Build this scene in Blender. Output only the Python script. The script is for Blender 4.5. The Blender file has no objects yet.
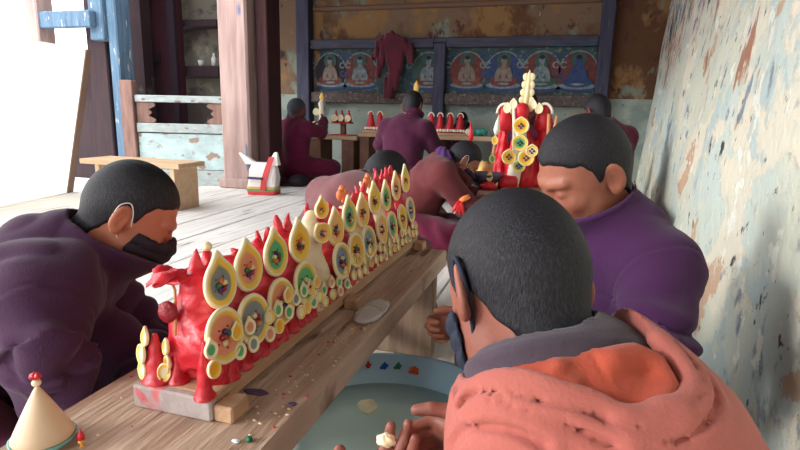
import bpy, math, random
import numpy as np
from mathutils import Vector, Matrix
random.seed(7)
C = bpy.context.scene.collection
f32 = np.float32
# ------------------------------------------------------------------ camera
F = 545.0; H = 0.8
yaw = math.radians(16.8); pitch = math.radians(11.8); roll = math.radians(1.3)
fw = np.array([-math.sin(yaw)*math.cos(pitch), math.cos(yaw)*math.cos(pitch), -math.sin(pitch)])
rt0 = np.array([math.cos(yaw), math.sin(yaw), 0.]); up0 = np.cross(rt0, fw)
rt = rt0*math.cos(roll)+up0*math.sin(roll); up = np.cross(rt, fw)
CAM = np.array([0, 0, H])
def ray(px, py): return fw+rt*(px-400)/F-up*(py-225)/F
def P(px, py, z=None, Y=None, X=None, d=None):
    """a point of the place seen at that pixel, on a true plane or at a depth"""
    r = ray(px, py)
    t = (z-H)/r[2] if z is not None else Y/r[1] if Y is not None else X/r[0] if X is not None else d
    return CAM+r*t
cd = bpy.data.cameras.new('camera'); cam = bpy.data.objects.new('camera', cd); C.objects.link(cam)
M = Matrix(((rt[0], up[0], -fw[0], 0), (rt[1], up[1], -fw[1], 0), (rt[2], up[2], -fw[2], H), (0, 0, 0, 1)))
cam.matrix_world = M
cd.sensor_width = 36; cd.lens = F/800*36; cd.clip_start = .02
bpy.context.scene.camera = cam

# ------------------------------------------------------------------ materials
def lin(c):
    c = [v/255 for v in c]
    return tuple((v/12.92 if v <= .04045 else ((v+.055)/1.055)**2.4) for v in c)+(1,)
def mat(name, c1, c2=None, rough=.6, scale=8, stretch=(1, 1, 1), bump=.15, bscale=40, spec=.4, mid=.5, width=.2,
        c3=None, s3=3, t3=.6, sss=0, metal=0, sheen=0, coat=0, detail=5, stretch3=None):
    m = bpy.data.materials.new(name); m.use_nodes = True; nt = m.node_tree; N = nt.nodes; L = nt.links
    b = N['Principled BSDF']; b.inputs['Roughness'].default_value = rough
    b.inputs['Specular IOR Level'].default_value = spec; b.inputs['Metallic'].default_value = metal
    if sheen: b.inputs['Sheen Weight'].default_value = sheen; b.inputs['Sheen Roughness'].default_value = .5
    if coat: b.inputs['Coat Weight'].default_value = coat; b.inputs['Coat Roughness'].default_value = .15
    if sss:
        b.inputs['Subsurface Weight'].default_value = sss; b.inputs['Subsurface Scale'].default_value = .008
        b.inputs['Subsurface Radius'].default_value = (1, .35, .2)
    tc = N.new('ShaderNodeTexCoord'); mp = N.new('ShaderNodeMapping'); mp.inputs['Scale'].default_value = stretch
    L.new(tc.outputs['Object'], mp.inputs['Vector'])
    b.inputs['Base Color'].default_value = lin(c1)
    if c2:
        n = N.new('ShaderNodeTexNoise'); n.inputs['Scale'].default_value = scale; n.inputs['Detail'].default_value = detail
        L.new(mp.outputs[0], n.inputs['Vector'])
        r = N.new('ShaderNodeMapRange'); r.inputs['From Min'].default_value = mid-width; r.inputs['From Max'].default_value = mid+width
        L.new(n.outputs[0], r.inputs['Value'])
        mx = N.new('ShaderNodeMix'); mx.data_type = 'RGBA'; mx.inputs[6].default_value = lin(c1); mx.inputs[7].default_value = lin(c2)
        L.new(r.outputs[0], mx.inputs[0]); out = mx.outputs[2]
        if c3:
            mp3 = N.new('ShaderNodeMapping'); mp3.inputs['Scale'].default_value = stretch3 or stretch; mp3.inputs['Location'].default_value = (3.1, 7.7, 1.3)
            L.new(tc.outputs['Object'], mp3.inputs['Vector'])
            n3 = N.new('ShaderNodeTexNoise'); n3.inputs['Scale'].default_value = s3; n3.inputs['Detail'].default_value = 6
            L.new(mp3.outputs[0], n3.inputs['Vector'])
            r3 = N.new('ShaderNodeMapRange'); r3.inputs['From Min'].default_value = t3; r3.inputs['From Max'].default_value = t3+.06
            L.new(n3.outputs[0], r3.inputs['Value'])
            m3 = N.new('ShaderNodeMix'); m3.data_type = 'RGBA'; m3.inputs[7].default_value = lin(c3)
            L.new(out, m3.inputs[6]); L.new(r3.outputs[0], m3.inputs[0]); out = m3.outputs[2]
        L.new(out, b.inputs['Base Color'])
    if bump:
        nb = N.new('ShaderNodeTexNoise'); nb.inputs['Scale'].default_value = bscale; nb.inputs['Detail'].default_value = 6
        L.new(mp.outputs[0], nb.inputs['Vector'])
        bp = N.new('ShaderNodeBump'); bp.inputs['Strength'].default_value = bump; bp.inputs['Distance'].default_value = .01
        L.new(nb.outputs[0], bp.inputs['Height']); L.new(bp.outputs[0], b.inputs['Normal'])
    return m
def layered(name, base, layers, rough=.85, bump=.4, bscale=30, bstretch=(1, 1, 1)):
    """base colour, then noise patches (colour, scale, stretch, threshold, soft) one over the other"""
    m = mat(name, base, rough=rough, bump=0, spec=.2); nt = m.node_tree; N = nt.nodes; L = nt.links; b = N['Principled BSDF']
    tc = N.new('ShaderNodeTexCoord'); out = None; hs = None
    for i, (c, s, st, t, soft) in enumerate(layers):
        mp = N.new('ShaderNodeMapping'); mp.inputs['Scale'].default_value = st; mp.inputs['Location'].default_value = (i*5.3, i*2.9, i*3.7)
        L.new(tc.outputs['Object'], mp.inputs['Vector'])
        n = N.new('ShaderNodeTexNoise'); n.inputs['Scale'].default_value = s; n.inputs['Detail'].default_value = 9; n.inputs['Roughness'].default_value = .62
        L.new(mp.outputs[0], n.inputs['Vector'])
        r = N.new('ShaderNodeMapRange'); r.inputs['From Min'].default_value = t; r.inputs['From Max'].default_value = t+soft
        L.new(n.outputs[0], r.inputs['Value'])
        mx = N.new('ShaderNodeMix'); mx.data_type = 'RGBA'; mx.inputs[6].default_value = lin(base); mx.inputs[7].default_value = lin(c)
        if out: L.new(out, mx.inputs[6])
        L.new(r.outputs[0], mx.inputs[0]); out = mx.outputs[2]
        if hs is None: hs = r.outputs[0]
        else:
            a = N.new('ShaderNodeMath'); a.operation = 'ADD'; L.new(hs, a.inputs[0]); L.new(r.outputs[0], a.inputs[1]); hs = a.outputs[0]
    L.new(out, b.inputs['Base Color'])
    mp = N.new('ShaderNodeMapping'); mp.inputs['Scale'].default_value = bstretch; L.new(tc.outputs['Object'], mp.inputs['Vector'])
    nb = N.new('ShaderNodeTexNoise'); nb.inputs['Scale'].default_value = bscale; nb.inputs['Detail'].default_value = 8
    L.new(mp.outputs[0], nb.inputs['Vector'])
    a = N.new('ShaderNodeMath'); a.operation = 'MULTIPLY_ADD'; a.inputs[1].default_value = .25; L.new(hs, a.inputs[0]); L.new(nb.outputs[0], a.inputs[2])
    bp = N.new('ShaderNodeBump'); bp.inputs['Strength'].default_value = bump; bp.inputs['Distance'].default_value = .02
    L.new(a.outputs[0], bp.inputs['Height']); L.new(bp.outputs[0], b.inputs['Normal'])
    return m
def attrmat(name, rough=.45, sss=.15, bump=.08):
    m = mat(name, (255, 255, 255), rough=rough, bump=bump, bscale=90, sss=sss); nt = m.node_tree
    a = nt.nodes.new('ShaderNodeAttribute'); a.attribute_name = 'col'
    nt.links.new(a.outputs['Color'], nt.nodes['Principled BSDF'].inputs['Base Color'])
    return m

# ------------------------------------------------------------------ object helpers
def tag(o, label=None, cat=None, group=None, kind=None):
    if label: o['label'] = label
    if cat: o['category'] = cat
    if group: o['group'] = group
    if kind: o['kind'] = kind
    return o
def empty(name, loc, rz=0, **k):
    o = bpy.data.objects.new(name, None); C.objects.link(o); o.location = loc; o.rotation_euler = (0, 0, rz); o.empty_display_size = .05
    return tag(o, **k)
def link(name, me, parent=None, loc=None, **k):
    o = bpy.data.objects.new(name, me); C.objects.link(o)
    if parent: o.parent = parent
    if loc is not None: o.location = loc
    return tag(o, **k)
class MB:
    """collects shapes in one mesh"""
    def __init__(s): s.v = []; s.f = []; s.m = []; s.sm = []; s.col = []
    def add(s, v, f, mi=0, smooth=False, col=None):
        n = len(s.v); s.v += [tuple(map(float, p)) for p in v]; s.f += [tuple(n+i for i in q) for q in f]
        s.m += [mi]*len(f); s.sm += [smooth]*len(f); s.col += (col if col else [(1, 1, 1, 1)]*len(v)); return s
    def box(s, lo, hi, mi=0, R=None, c=None, bev=0):
        lo = np.array(lo, float); hi = np.array(hi, float)
        ct = (lo+hi)/2; h = (hi-lo)/2; b = min(bev, h.min()*.9)
        if b > 0:
            v = []; idx = {}
            for sx in (-1, 1):
                for sy in (-1, 1):
                    for sz in (-1, 1):
                        for a in range(3):
                            q = np.array([sx, sy, sz])*(h-b); q[a] += [sx, sy, sz][a]*b
                            idx[(sx, sy, sz, a)] = len(v); v.append(q)
            f = []
            for a in range(3):
                b1, b2 = (a+1) % 3, (a+2) % 3
                for sg in (-1, 1):
                    def k(u, w):
                        t = [0, 0, 0]; t[a] = sg; t[b1] = u; t[b2] = w; return idx[(t[0], t[1], t[2], a)]
                    q = [k(-1, -1), k(1, -1), k(1, 1), k(-1, 1)]; f.append(q if sg > 0 else q[::-1])
            for a in range(3):
                b1, b2 = (a+1) % 3, (a+2) % 3
                for u in (-1, 1):
                    for w in (-1, 1):
                        def k2(sa, ax):
                            t = [0, 0, 0]; t[a] = sa; t[b1] = u; t[b2] = w; return idx[(t[0], t[1], t[2], ax)]
                        q = [k2(-1, b1), k2(1, b1), k2(1, b2), k2(-1, b2)]; f.append(q if u*w < 0 else q[::-1])
            for sx in (-1, 1):
                for sy in (-1, 1):
                    for sz in (-1, 1):
                        q = [idx[(sx, sy, sz, a)] for a in range(3)]; f.append(q if sx*sy*sz > 0 else q[::-1])
            v = np.array(v)
        else:
            v = np.array([[x, y, z] for x in (-1, 1) for y in (-1, 1) for z in (-1, 1)])*h
            f = [(0, 1, 3, 2), (4, 6, 7, 5), (0, 4, 5, 1), (2, 3, 7, 6), (0, 2, 6, 4), (1, 5, 7, 3)]
        if R is not None: v = v@np.array(R).T
        return s.add(v+(ct if c is None else np.array(c)), f, mi)
    def tube(s, pts, rad, n=8, mi=0, cap=True):
        pts = np.array(pts, float); rad = np.array(rad if hasattr(rad, '__len__') else [rad]*len(pts), float)
        t = np.gradient(pts, axis=0); t /= np.linalg.norm(t, axis=1)[:, None]+1e-9
        r = np.array([.31, .23, .92]); v = []
        for i in range(len(pts)):
            a = np.cross(t[i], r)
            if np.linalg.norm(a) < .05: a = np.cross(t[i], [1, 0, 0])
            a /= np.linalg.norm(a); b = np.cross(t[i], a)
            for k in range(n):
                an = 2*math.pi*k/n; v.append(pts[i]+rad[i]*(math.cos(an)*a+math.sin(an)*b))
        f = [(i*n+k, i*n+(k+1) % n, (i+1)*n+(k+1) % n, (i+1)*n+k) for i in range(len(pts)-1) for k in range(n)]
        if cap: f += [tuple(range(n))[::-1], tuple(range((len(pts)-1)*n, len(pts)*n))]
        return s.add(v, f, mi, True)
    def lathe(s, prof, c=(0, 0, 0), n=32, mi=0, jit=0, smooth=True, sc=(1, 1)):
        v = []; f = []
        for i, (r, z) in enumerate(prof):
            for k in range(n):
                a = 2*math.pi*k/n; q = r*(1+jit*math.sin(3*a+i)+jit*.6*math.sin(7*a+2*i))
                v.append((c[0]+q*math.cos(a)*sc[0], c[1]+q*math.sin(a)*sc[1], c[2]+z))
        for i in range(len(prof)-1):
            for k in range(n): f.append((i*n+k, i*n+(k+1) % n, (i+1)*n+(k+1) % n, (i+1)*n+k))
        return s.add(v, f, mi, smooth)
    def ball(s, c, r, n=10, mi=0, jit=0):
        r = np.array(r if hasattr(r, '__len__') else [r]*3); prof = []; v = []; f = []
        for i in range(n+1):
            th = math.pi*i/n
            for k in range(2*n):
                a = math.pi*k/n; j = 1+jit*(math.sin(3*a+5*th+c[0]*90)+math.sin(5*a-3*th+c[1]*70))
                v.append(np.array(c)+r*j*np.array([math.sin(th)*math.cos(a), math.sin(th)*math.sin(a), math.cos(th)]))
        for i in range(n):
            for k in range(2*n): f.append((i*2*n+k, (i+1)*2*n+k, (i+1)*2*n+(k+1) % (2*n), i*2*n+(k+1) % (2*n)))
        return s.add(v, f, mi, True)
    def build(s, name, mats, parent=None, loc=None, origin=None, **k):
        me = bpy.data.meshes.new(name); v = np.array(s.v)
        if origin is not None: v = v-np.array(origin); loc = origin if loc is None else loc
        me.from_pydata(v.tolist(), [], s.f); me.validate()
        for m in (mats if isinstance(mats, (list, tuple)) else [mats]): me.materials.append(m)
        if len(me.polygons) == len(s.f):
            me.polygons.foreach_set('material_index', s.m); me.polygons.foreach_set('use_smooth', s.sm)
        if any(c != (1, 1, 1, 1) for c in s.col):
            ca = me.color_attributes.new('col', 'FLOAT_COLOR', 'POINT'); ca.data.foreach_set('color', np.array(s.col, float).ravel())
        return link(name, me, parent, loc, **k)

# ------------------------------------------------------------------ soft shapes: distance fields turned into meshes
A = lambda *x: np.array(x, f32)
def nrm(v): v = np.array(v, float); return v/np.linalg.norm(v)
def ell(p, c, r, R=None):
    q = p-np.array(c, f32)
    if R is not None: q = q@np.array(R, f32)
    r = np.array(r, f32); k0 = np.linalg.norm(q/r, axis=1); k1 = np.linalg.norm(q/(r*r), axis=1)+1e-6
    return k0*(k0-1)/k1
def cap(p, a, b, ra, rb=None):
    rb = ra if rb is None else rb; a = np.array(a, f32); ba = np.array(b, f32)-a; pa = p-a
    h = np.clip(pa@ba/max(float(ba@ba), 1e-9), 0, 1); return np.linalg.norm(pa-h[:, None]*ba, axis=1)-(ra+(rb-ra)*h)
def smin(a, b, k): h = np.clip(.5+.5*(b-a)/k, 0, 1); return b+(a-b)*h-k*h*(1-h)
def smax(a, b, k): return -smin(-a, -b, k)
def chain(p, pts, rad, k=.01):
    d = None
    for i in range(len(pts)-1):
        e = cap(p, pts[i], pts[i+1], rad[i], rad[i+1]); d = e if d is None else smin(d, e, k)
    return d
def sst(x, a, b): t = np.clip((x-a)/(b-a), 0, 1); return t*t*(3-2*t)
def wav(p, s, seed=0.):
    q = p*s+seed
    return (np.sin(q[:, 0]+1.9*np.sin(q[:, 1]*.83+1.1*np.sin(q[:, 2]*.7+seed)))+np.sin(q[:, 1]*1.1+2.1*np.sin(q[:, 2]*.91+seed*2))
            + np.sin(q[:, 2]*1.2+1.7*np.sin(q[:, 0]*.77+seed*3)))/3
def sdf_mesh(name, fn, lo, hi, res, mats, parent=None, origin=None, matfn=None, **kw):
    lo = np.array(lo, float); hi = np.array(hi, float); B = 8
    nb = np.maximum(1, np.ceil((hi-lo)/(res*B)).astype(int)); bs = res*B
    g = np.stack(np.meshgrid(*[np.arange(n) for n in nb], indexing='ij'), -1).reshape(-1, 3)
    cen = lo+(g+.5)*bs
    d = np.concatenate([fn(c.astype(f32)) for c in np.array_split(cen, max(1, len(cen)//200000))])
    g = g[np.abs(d) < bs*.87*1.35+.006]
    o9 = np.stack(np.meshgrid(*[np.arange(9)]*3, indexing='ij'), -1).reshape(-1, 3)
    verts = []; keys = []; quads = []; N = nb*B+2
    def key(ijk): return (ijk[..., 0].astype(np.int64)*N[1]+ijk[..., 1])*N[2]+ijk[..., 2]
    for gb in np.array_split(g, max(1, len(g)//400)):
        if not len(gb): continue
        ci = gb[:, None, :]*B+o9[None]; pts = (lo+ci*res).reshape(-1, 3).astype(f32)
        V = fn(pts).reshape(-1, 9, 9, 9); S = V < 0
        cs = sum(S[:, i:i+8, j:j+8, k:k+8].astype(np.int8) for i in (0, 1) for j in (0, 1) for k in (0, 1))
        b, i, j, k = np.nonzero((cs > 0) & (cs < 8))
        base = np.stack([i, j, k], 1); acc = np.zeros((len(b), 3)); cnt = np.zeros(len(b))
        for c0 in [(0, 0, 0), (0, 0, 1), (0, 1, 0), (0, 1, 1), (1, 0, 0), (1, 0, 1), (1, 1, 0), (1, 1, 1)]:
            for ax in range(3):
                if c0[ax]: continue
                c1 = list(c0); c1[ax] = 1
                v0 = V[b, i+c0[0], j+c0[1], k+c0[2]]; v1 = V[b, i+c1[0], j+c1[1], k+c1[2]]
                x = (v0 < 0) != (v1 < 0); t = np.where(x, v0/(v0-v1+1e-12), 0)
                pos = np.array(c0, float)[None]+t[:, None]*(np.array(c1)-np.array(c0))
                acc += pos*x[:, None]; cnt += x
        cell = gb[b]*B+base
        verts.append(lo+(cell+acc/cnt[:, None])*res); keys.append(key(cell))
        for ax in range(3):
            sl = [slice(0, 8)]*3; s2 = list(sl); s2[ax] = slice(1, 9)
            a0 = S[(slice(None),)+tuple(sl)]; a1 = S[(slice(None),)+tuple(s2)]
            eb, ei, ej, ek = np.nonzero(a0 != a1)
            if not len(eb): continue
            cc = gb[eb]*B+np.stack([ei, ej, ek], 1); u = np.zeros(3, int); w = np.zeros(3, int); u[(ax+1) % 3] = 1; w[(ax+2) % 3] = 1
            q = np.stack([key(cc-u-w), key(cc-w), key(cc), key(cc-u)], 1); fl = a0[eb, ei, ej, ek]
            q[~fl] = q[~fl][:, ::-1]; ok = ((cc-u-w) >= 0).all(1); quads.append(q[ok])
    verts = np.concatenate(verts); keys = np.concatenate(keys); quads = np.concatenate(quads)
    o = np.argsort(keys); ks = keys[o]; ix = np.searchsorted(ks, quads); ix = np.clip(ix, 0, len(ks)-1)
    ok = (ks[ix] == quads).all(1); fa = o[ix[ok]]
    org = np.array(origin if origin is not None else (0, 0, 0), float)
    me = bpy.data.meshes.new(name); nv = len(verts); nf = len(fa)
    me.vertices.add(nv); me.vertices.foreach_set('co', (verts-org).astype(f32).ravel())
    me.loops.add(nf*4); me.loops.foreach_set('vertex_index', fa.astype(np.int32).ravel())
    me.polygons.add(nf); me.polygons.foreach_set('loop_start', np.arange(nf, dtype=np.int32)*4)
    try: me.polygons.foreach_set('loop_total', np.full(nf, 4, np.int32))
    except Exception: pass
    me.update(calc_edges=True)
    me.polygons.foreach_set('use_smooth', np.ones(nf, bool))
    for m in (mats if isinstance(mats, (list, tuple)) else [mats]): me.materials.append(m)
    if matfn is not None: me.polygons.foreach_set('material_index', matfn(verts[fa].mean(1)).astype(np.int32))
    me.update()
    if parent is None: return link(name, me, None, org, **kw)
    return link(name, me, parent, (0, 0, 0), **kw)
def trace(fn, px, py, t0=.3, t1=.85):
    r = ray(px, py); t = t0; best = (9, t0)
    for _ in range(160):
        d = float(fn((CAM+r*t)[None].astype(f32))[0])
        if d < best[0]: best = (d, t)
        t += max(d*.6, .0004)
        if d < .0008 or t > t1: break
    return CAM+r*best[1]
def pline(p, pts):
    d = None
    for i in range(len(pts)-1):
        e = cap(p, pts[i], pts[i+1], 0.); d = e if d is None else np.minimum(d, e)
    return d
def smooth_line(pts, n=5):
    pts = np.array(pts, float); out = []
    for i in range(len(pts)-1):
        a = pts[max(i-1, 0)]; b = pts[i]; c = pts[i+1]; e = pts[min(i+2, len(pts)-1)]
        for k in range(n):
            t = k/n; out.append(.5*((2*b)+(c-a)*t+(2*a-5*b+4*c-e)*t*t+(3*b-a-3*c+e)*t**3))
    out.append(pts[-1]); return np.array(out)
SKY = 5.0; SUN = 2.1; SUND = (.78, .54, -.36); EXPO = 0.05
# ------------------------------------------------------------------ the setting
wall_x = lambda Y, z: .37+.066*Y+.07*z
FLOORW = mat('weathered_boards', (232, 228, 222), (200, 194, 190), rough=.75, scale=3, stretch=(9, .7, 1), bump=.35, bscale=14, c3=(140, 130, 124), s3=2.2, t3=.63, stretch3=(10, .8, 1))
DARK = mat('dark_underfloor', (30, 22, 26), bump=0, rough=1)
mb = MB(); xs = [-9.8, -9.4, -8.9, -8.5, -8.0, -7.6, -7.2, -6.75, -6.3, -5.9, -5.5, -5.05, -4.65, -4.3, -3.95, -3.6, -3.25, -2.89, -2.53, -2.22, -1.92, -1.552, -1.2, -.86, -.5, -.17, .16, .5, .84, 1.2]
for a, b in zip(xs[:-1], xs[1:]):
    cuts = [-1.5, random.uniform(.5, 1.1), random.uniform(2.8, 5.5), 7.4] if a > -3 else [-1.5, random.uniform(1, 3), 7.4, 9.5]
    for y0, y1 in zip(cuts[:-1], cuts[1:]):
        dz = random.uniform(-.002, .002); mb.box((a+.005, y0+.002, -.03), (b-.005, y1-.002, dz), bev=.003)
mb.box((-9.8, -1.5, -.06), (1.2, 9.5, -.035), 1)
mb.build('floor', [FLOORW, DARK], kind='structure')

PL = layered('peeling_plaster', (198, 200, 184), [
    ((188, 200, 194), 1.5, (1, .45, .8), .49, .08), ((212, 206, 188), 2.2, (1, .45, .8), .52, .03), ((190, 160, 136), 3.0, (1, .5, .7), .60, .015), ((178, 192, 190), 4.5, (1, .5, .6), .57, .03),
    ((126, 138, 150), 7.0, (1, .7, .55), .60, .06), ((222, 222, 210), 9, (1, .6, .6), .60, .02), ((74, 70, 76), 12, (1, .7, .7), .645, .03), ((150, 122, 108), 20, (1, .7, .6), .66, .02)], bump=.6, bscale=22)
# painted remains high on the wall
def upper_paint(m, z0):
    nt = m.node_tree; N = nt.nodes; L = nt.links; b = N['Principled BSDF']; src = b.inputs['Base Color'].links[0].from_socket
    tc = N.new('ShaderNodeTexCoord'); sp = N.new('ShaderNodeSeparateXYZ'); L.new(tc.outputs['Object'], sp.inputs[0]); out = src
    for i, (c, s, t) in enumerate([((160, 118, 98), 2.6, .50), ((78, 112, 150), 3.6, .55), ((126, 100, 138), 5, .575), ((196, 190, 174), 11, .50), ((54, 84, 92), 4.3, .60)]):
        mp = N.new('ShaderNodeMapping'); mp.inputs['Scale'].default_value = (1, 1.1, .5); mp.inputs['Location'].default_value = (i*3.3, i*1.9+.4, i)
        L.new(tc.outputs['Object'], mp.inputs[0])
        n = N.new('ShaderNodeTexNoise'); n.inputs['Scale'].default_value = s; n.inputs['Detail'].default_value = 9; n.inputs['Roughness'].default_value = .65; L.new(mp.outputs[0], n.inputs['Vector'])
        h = N.new('ShaderNodeMapRange'); h.inputs['From Min'].default_value = z0-.25; h.inputs['From Max'].default_value = z0+.9; h.inputs['To Min'].default_value = -.22; h.inputs['To Max'].default_value = .05
        L.new(sp.outputs['Z'], h.inputs['Value'])
        ad = N.new('ShaderNodeMath'); ad.operation = 'ADD'; L.new(n.outputs[0], ad.inputs[0]); L.new(h.outputs[0], ad.inputs[1])
        r = N.new('ShaderNodeMapRange'); r.inputs['From Min'].default_value = t; r.inputs['From Max'].default_value = t+.03; L.new(ad.outputs[0], r.inputs['Value'])
        mx = N.new('ShaderNodeMix'); mx.data_type = 'RGBA'; mx.inputs[7].default_value = lin(c); L.new(out, mx.inputs[6]); L.new(r.outputs[0], mx.inputs[0]); out = mx.outputs[2]
    L.new(out, b.inputs['Base Color'])
upper_paint(PL, .80)
# right wall: thick battered wall with an uneven surface
mb = MB(); ny, nz = 120, 50; v = []; f = []
for i in range(ny+1):
    Y = -.9+8.3*i/ny
    for j in range(nz+1):
        z = -.05+3.65*j/nz
        w = .010*math.sin(Y*2.3+z*1.1)+.007*math.sin(Y*5.1-z*3.7)+.004*math.sin(Y*11+z*9)
        v.append((wall_x(Y, z)+w, Y, z))
nn = len(v); v += [(q[0]+.35, q[1], q[2]) for q in v]
for i in range(ny):
    for j in range(nz):
        a = i*(nz+1)+j; f.append((a, a+1, a+nz+2, a+nz+1)); f.append((nn+a, nn+a+nz+1, nn+a+nz+2, nn+a+1))
mb.add(v, f, 0, True); mb.build('wall_right', PL, kind='structure')

YB = 7.2
PB = layered('old_ochre_wall', (120, 98, 80), [((96, 66, 48), 1.2, (1, 1, .8), .47, .1), ((138, 106, 70), 1.7, (1, 1, .7), .53, .06), ((120, 128, 116), 2.0, (1.4, 1, .8), .57, .05),
     ((88, 58, 48), 3, (1.6, 1, 1), .6, .04), ((190, 200, 196), 9, (2, 1, .7), .70, .02)], bump=.5, bscale=14)
PG = layered('grey_green_plaster', (146, 156, 148), [((122, 134, 130), 2.2, (1, 1, 1.4), .5, .1), ((160, 150, 132), 3, (1, 1, 1), .58, .05), ((104, 108, 108), 7, (1, 1, 1), .64, .04)], bump=.4)
zlo = 1.0
mb = MB(); mb.box((-6.3, YB, zlo), (1.6, YB+.3, 3.6)); mb.box((-6.3, YB-.003, -.02), (1.6, YB+.3, zlo), 1)
mb.build('wall_back', [PB, PG], kind='structure')
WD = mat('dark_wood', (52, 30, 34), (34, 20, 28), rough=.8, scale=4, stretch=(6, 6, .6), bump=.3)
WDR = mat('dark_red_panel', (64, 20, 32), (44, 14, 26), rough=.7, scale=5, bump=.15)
BLUE = mat('worn_blue_paint', (92, 122, 146), (64, 88, 112), rough=.75, scale=6, stretch=(5, 5, .6), bump=.35, c3=(188, 184, 176), s3=9, t3=.63, stretch3=(5, 5, 1))
GREYB = mat('grey_blue_beam_paint', (74, 74, 88), (56, 54, 70), rough=.8, scale=5, stretch=(1, 5, 5), bump=.3, c3=(52, 84, 120), s3=2.2, t3=.60)
GREYV = mat('grey_blue_post_paint', (66, 68, 88), (50, 48, 68), rough=.8, scale=5, stretch=(5, 5, .6), bump=.3, c3=(110, 96, 88), s3=7, t3=.66)
RAILT = mat('carved_rail_paint', (92, 84, 80), (70, 58, 60), rough=.85, scale=22, bump=.6, c3=(132, 118, 104), s3=30, t3=.58)
BLK = mat('dark_band', (38, 22, 36), rough=.85, bump=.1)
CEIL = mat('smoky_ceiling', (58, 44, 42), (40, 30, 34), rough=.9, scale=3, bump=.3)
# ceilings: roof over the inner room, gallery roof extended unseen behind the camera to cut sky light
mb = MB(); mb.box((-6.3, 5.0, 2.75), (1.6, YB+.2, 2.9))
mb.box((-3.1, -1.8, 2.72), (1.6, 4.99, 2.85))
for i in range(7): mb.box((-6.2+i*1.15, 5.02, 2.58), (-6.08+i*1.15, YB, 2.75))
mb.build('ceiling', CEIL, kind='structure')
# wooden frame on the back wall
def frame(n, lo, hi, m): MB().box(lo, hi, bev=.01).build('trim_%d' % n, m, kind='structure')
px = lambda x, y: P(x, y, Y=YB-.12)
xa, xb, xm = px(304, 60)[0], px(603, 60)[0], px(439, 80)[0]
zt = 1.665; zb = .985
frame(1, (xa-.10, YB-.16, 0), (xa+.09, YB-.001, 2.75), GREYV)
frame(2, (xb-.06, YB-.16, 0), (xb+.09, YB-.001, 2.75), GREYV)
frame(3, (xm-.075, YB-.15, .62), (xm+.075, YB-.001, zt-.005), GREYV)
for n, (a, b) in enumerate([(xa+.095, xm-.08), (xm+.08, xb-.065)]):
    frame(4+n, (a, YB-.13, zt-.06), (b, YB-.001, zt+.06), GREYB)
    frame(6+n, (a, YB-.13, zb-.09), (b, YB-.001, zb+.05), RAILT)
frame(8, (xm-.08, YB-.13, zt), (xm+.08, YB-.001, zt+.06), GREYB)
frame(9, (xa+.1, YB-.05, 2.1), (xb-.07, YB-.004, 2.16), mat('old_stripe', (108, 78, 62), bump=.1))
# painted panels between the rails
MG = mat('mural_ground', (62, 84, 84), (44, 58, 66), rough=.8, scale=9, bump=.1, c3=(96, 112, 96), s3=14, t3=.58)
mc = {k: mat('mural_'+k, c, c2, rough=.8, scale=20, bump=.05) for k, c, c2 in [('red', (122, 62, 54), (84, 50, 50)), ('orange', (140, 76, 58), (98, 58, 52)), ('blue', (54, 72, 124), (48, 62, 88)), ('pale', (128, 140, 142), (84, 100, 106)), ('green', (62, 92, 84), (52, 74, 74)), ('skin', (134, 120, 108), (100, 92, 88)), ('dark', (36, 34, 48), (48, 40, 46))]}
mk = list(mc); mlist = [MG]+[mc[k] for k in mk]; mid = lambda k: 1+mk.index(k)
def flat(mb, cx, cz, rx, rz, mi, y, n=20, a0=0, a1=360, tilt=0):
    v = [(cx, y, cz)]; t = math.radians(tilt)
    for k in range(n+1):
        a = math.radians(a0+(a1-a0)*k/n); u, w = rx*math.cos(a), rz*math.sin(a); v.append((cx+u*math.cos(t)-w*math.sin(t), y, cz+u*math.sin(t)+w*math.cos(t)))
    mb.add(v, [(0, k, k+1) for k in range(1, n+1)], mi)
def ringf(mb, cx, cz, rx, rz, wd, mi, y, a0=0, a1=360, n=24):
    v = []
    for k in range(n+1):
        a = math.radians(a0+(a1-a0)*k/n); v += [(cx+rx*math.cos(a), y, cz+rz*math.sin(a)), (cx+(rx-wd)*math.cos(a), y, cz+(rz-wd)*math.sin(a))]
    mb.add(v, [(2*k, 2*k+1, 2*k+3, 2*k+2) for k in range(n)], mi)
def figure(mb, cx, cz, robe, halo, body, s=.25):
    y = YB-.033
    e = iter(range(1, 60)); Y = lambda: y-.0012*next(e)
    flat(mb, cx, cz-s*.05, s*.92, s*1.0, mid(halo), Y()); ringf(mb, cx, cz-s*.05, s*.95, s*1.03, s*.07, mid('pale'), Y(), 20, 160)
    for sx in (-1, 1):
        for k in range(3): ringf(mb, cx+sx*s*(1.08-.03*k), cz+s*(.75-.45*k), s*.17, s*.17, s*.07, mid('blue' if k != 1 else 'pale'), Y(), 30*k, 300+30*k, 14)
    flat(mb, cx, cz+s*.52, s*.36, s*.38, mid('green'), Y())
    flat(mb, cx, cz-s*.78, s*1.0, s*.22, mid('blue'), Y()); flat(mb, cx, cz-s*.70, s*.86, s*.16, mid('pale'), Y())
    flat(mb, cx, cz-s*.5, s*.72, s*.27, mid(robe), Y())
    flat(mb, cx, cz-s*.1, s*.34, s*.48, mid(robe), Y()); flat(mb, cx, cz+.0, s*.17, s*.38, mid(body), Y())
    for sx in (-1, 1):
        flat(mb, cx+sx*s*.3, cz-s*.15, s*.12, s*.36, mid(body), Y(), tilt=sx*14); flat(mb, cx+sx*s*.12, cz-s*.42, s*.2, s*.08, mid(body), Y(), tilt=-sx*12)
    flat(mb, cx, cz+s*.5, s*.15, s*.2, mid(body), Y()); flat(mb, cx, cz+s*.66, s*.13, s*.1, mid('dark'), Y()); flat(mb, cx+s*.02, cz-s*.62, s*.3, s*.06, mid('pale'), Y())
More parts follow.
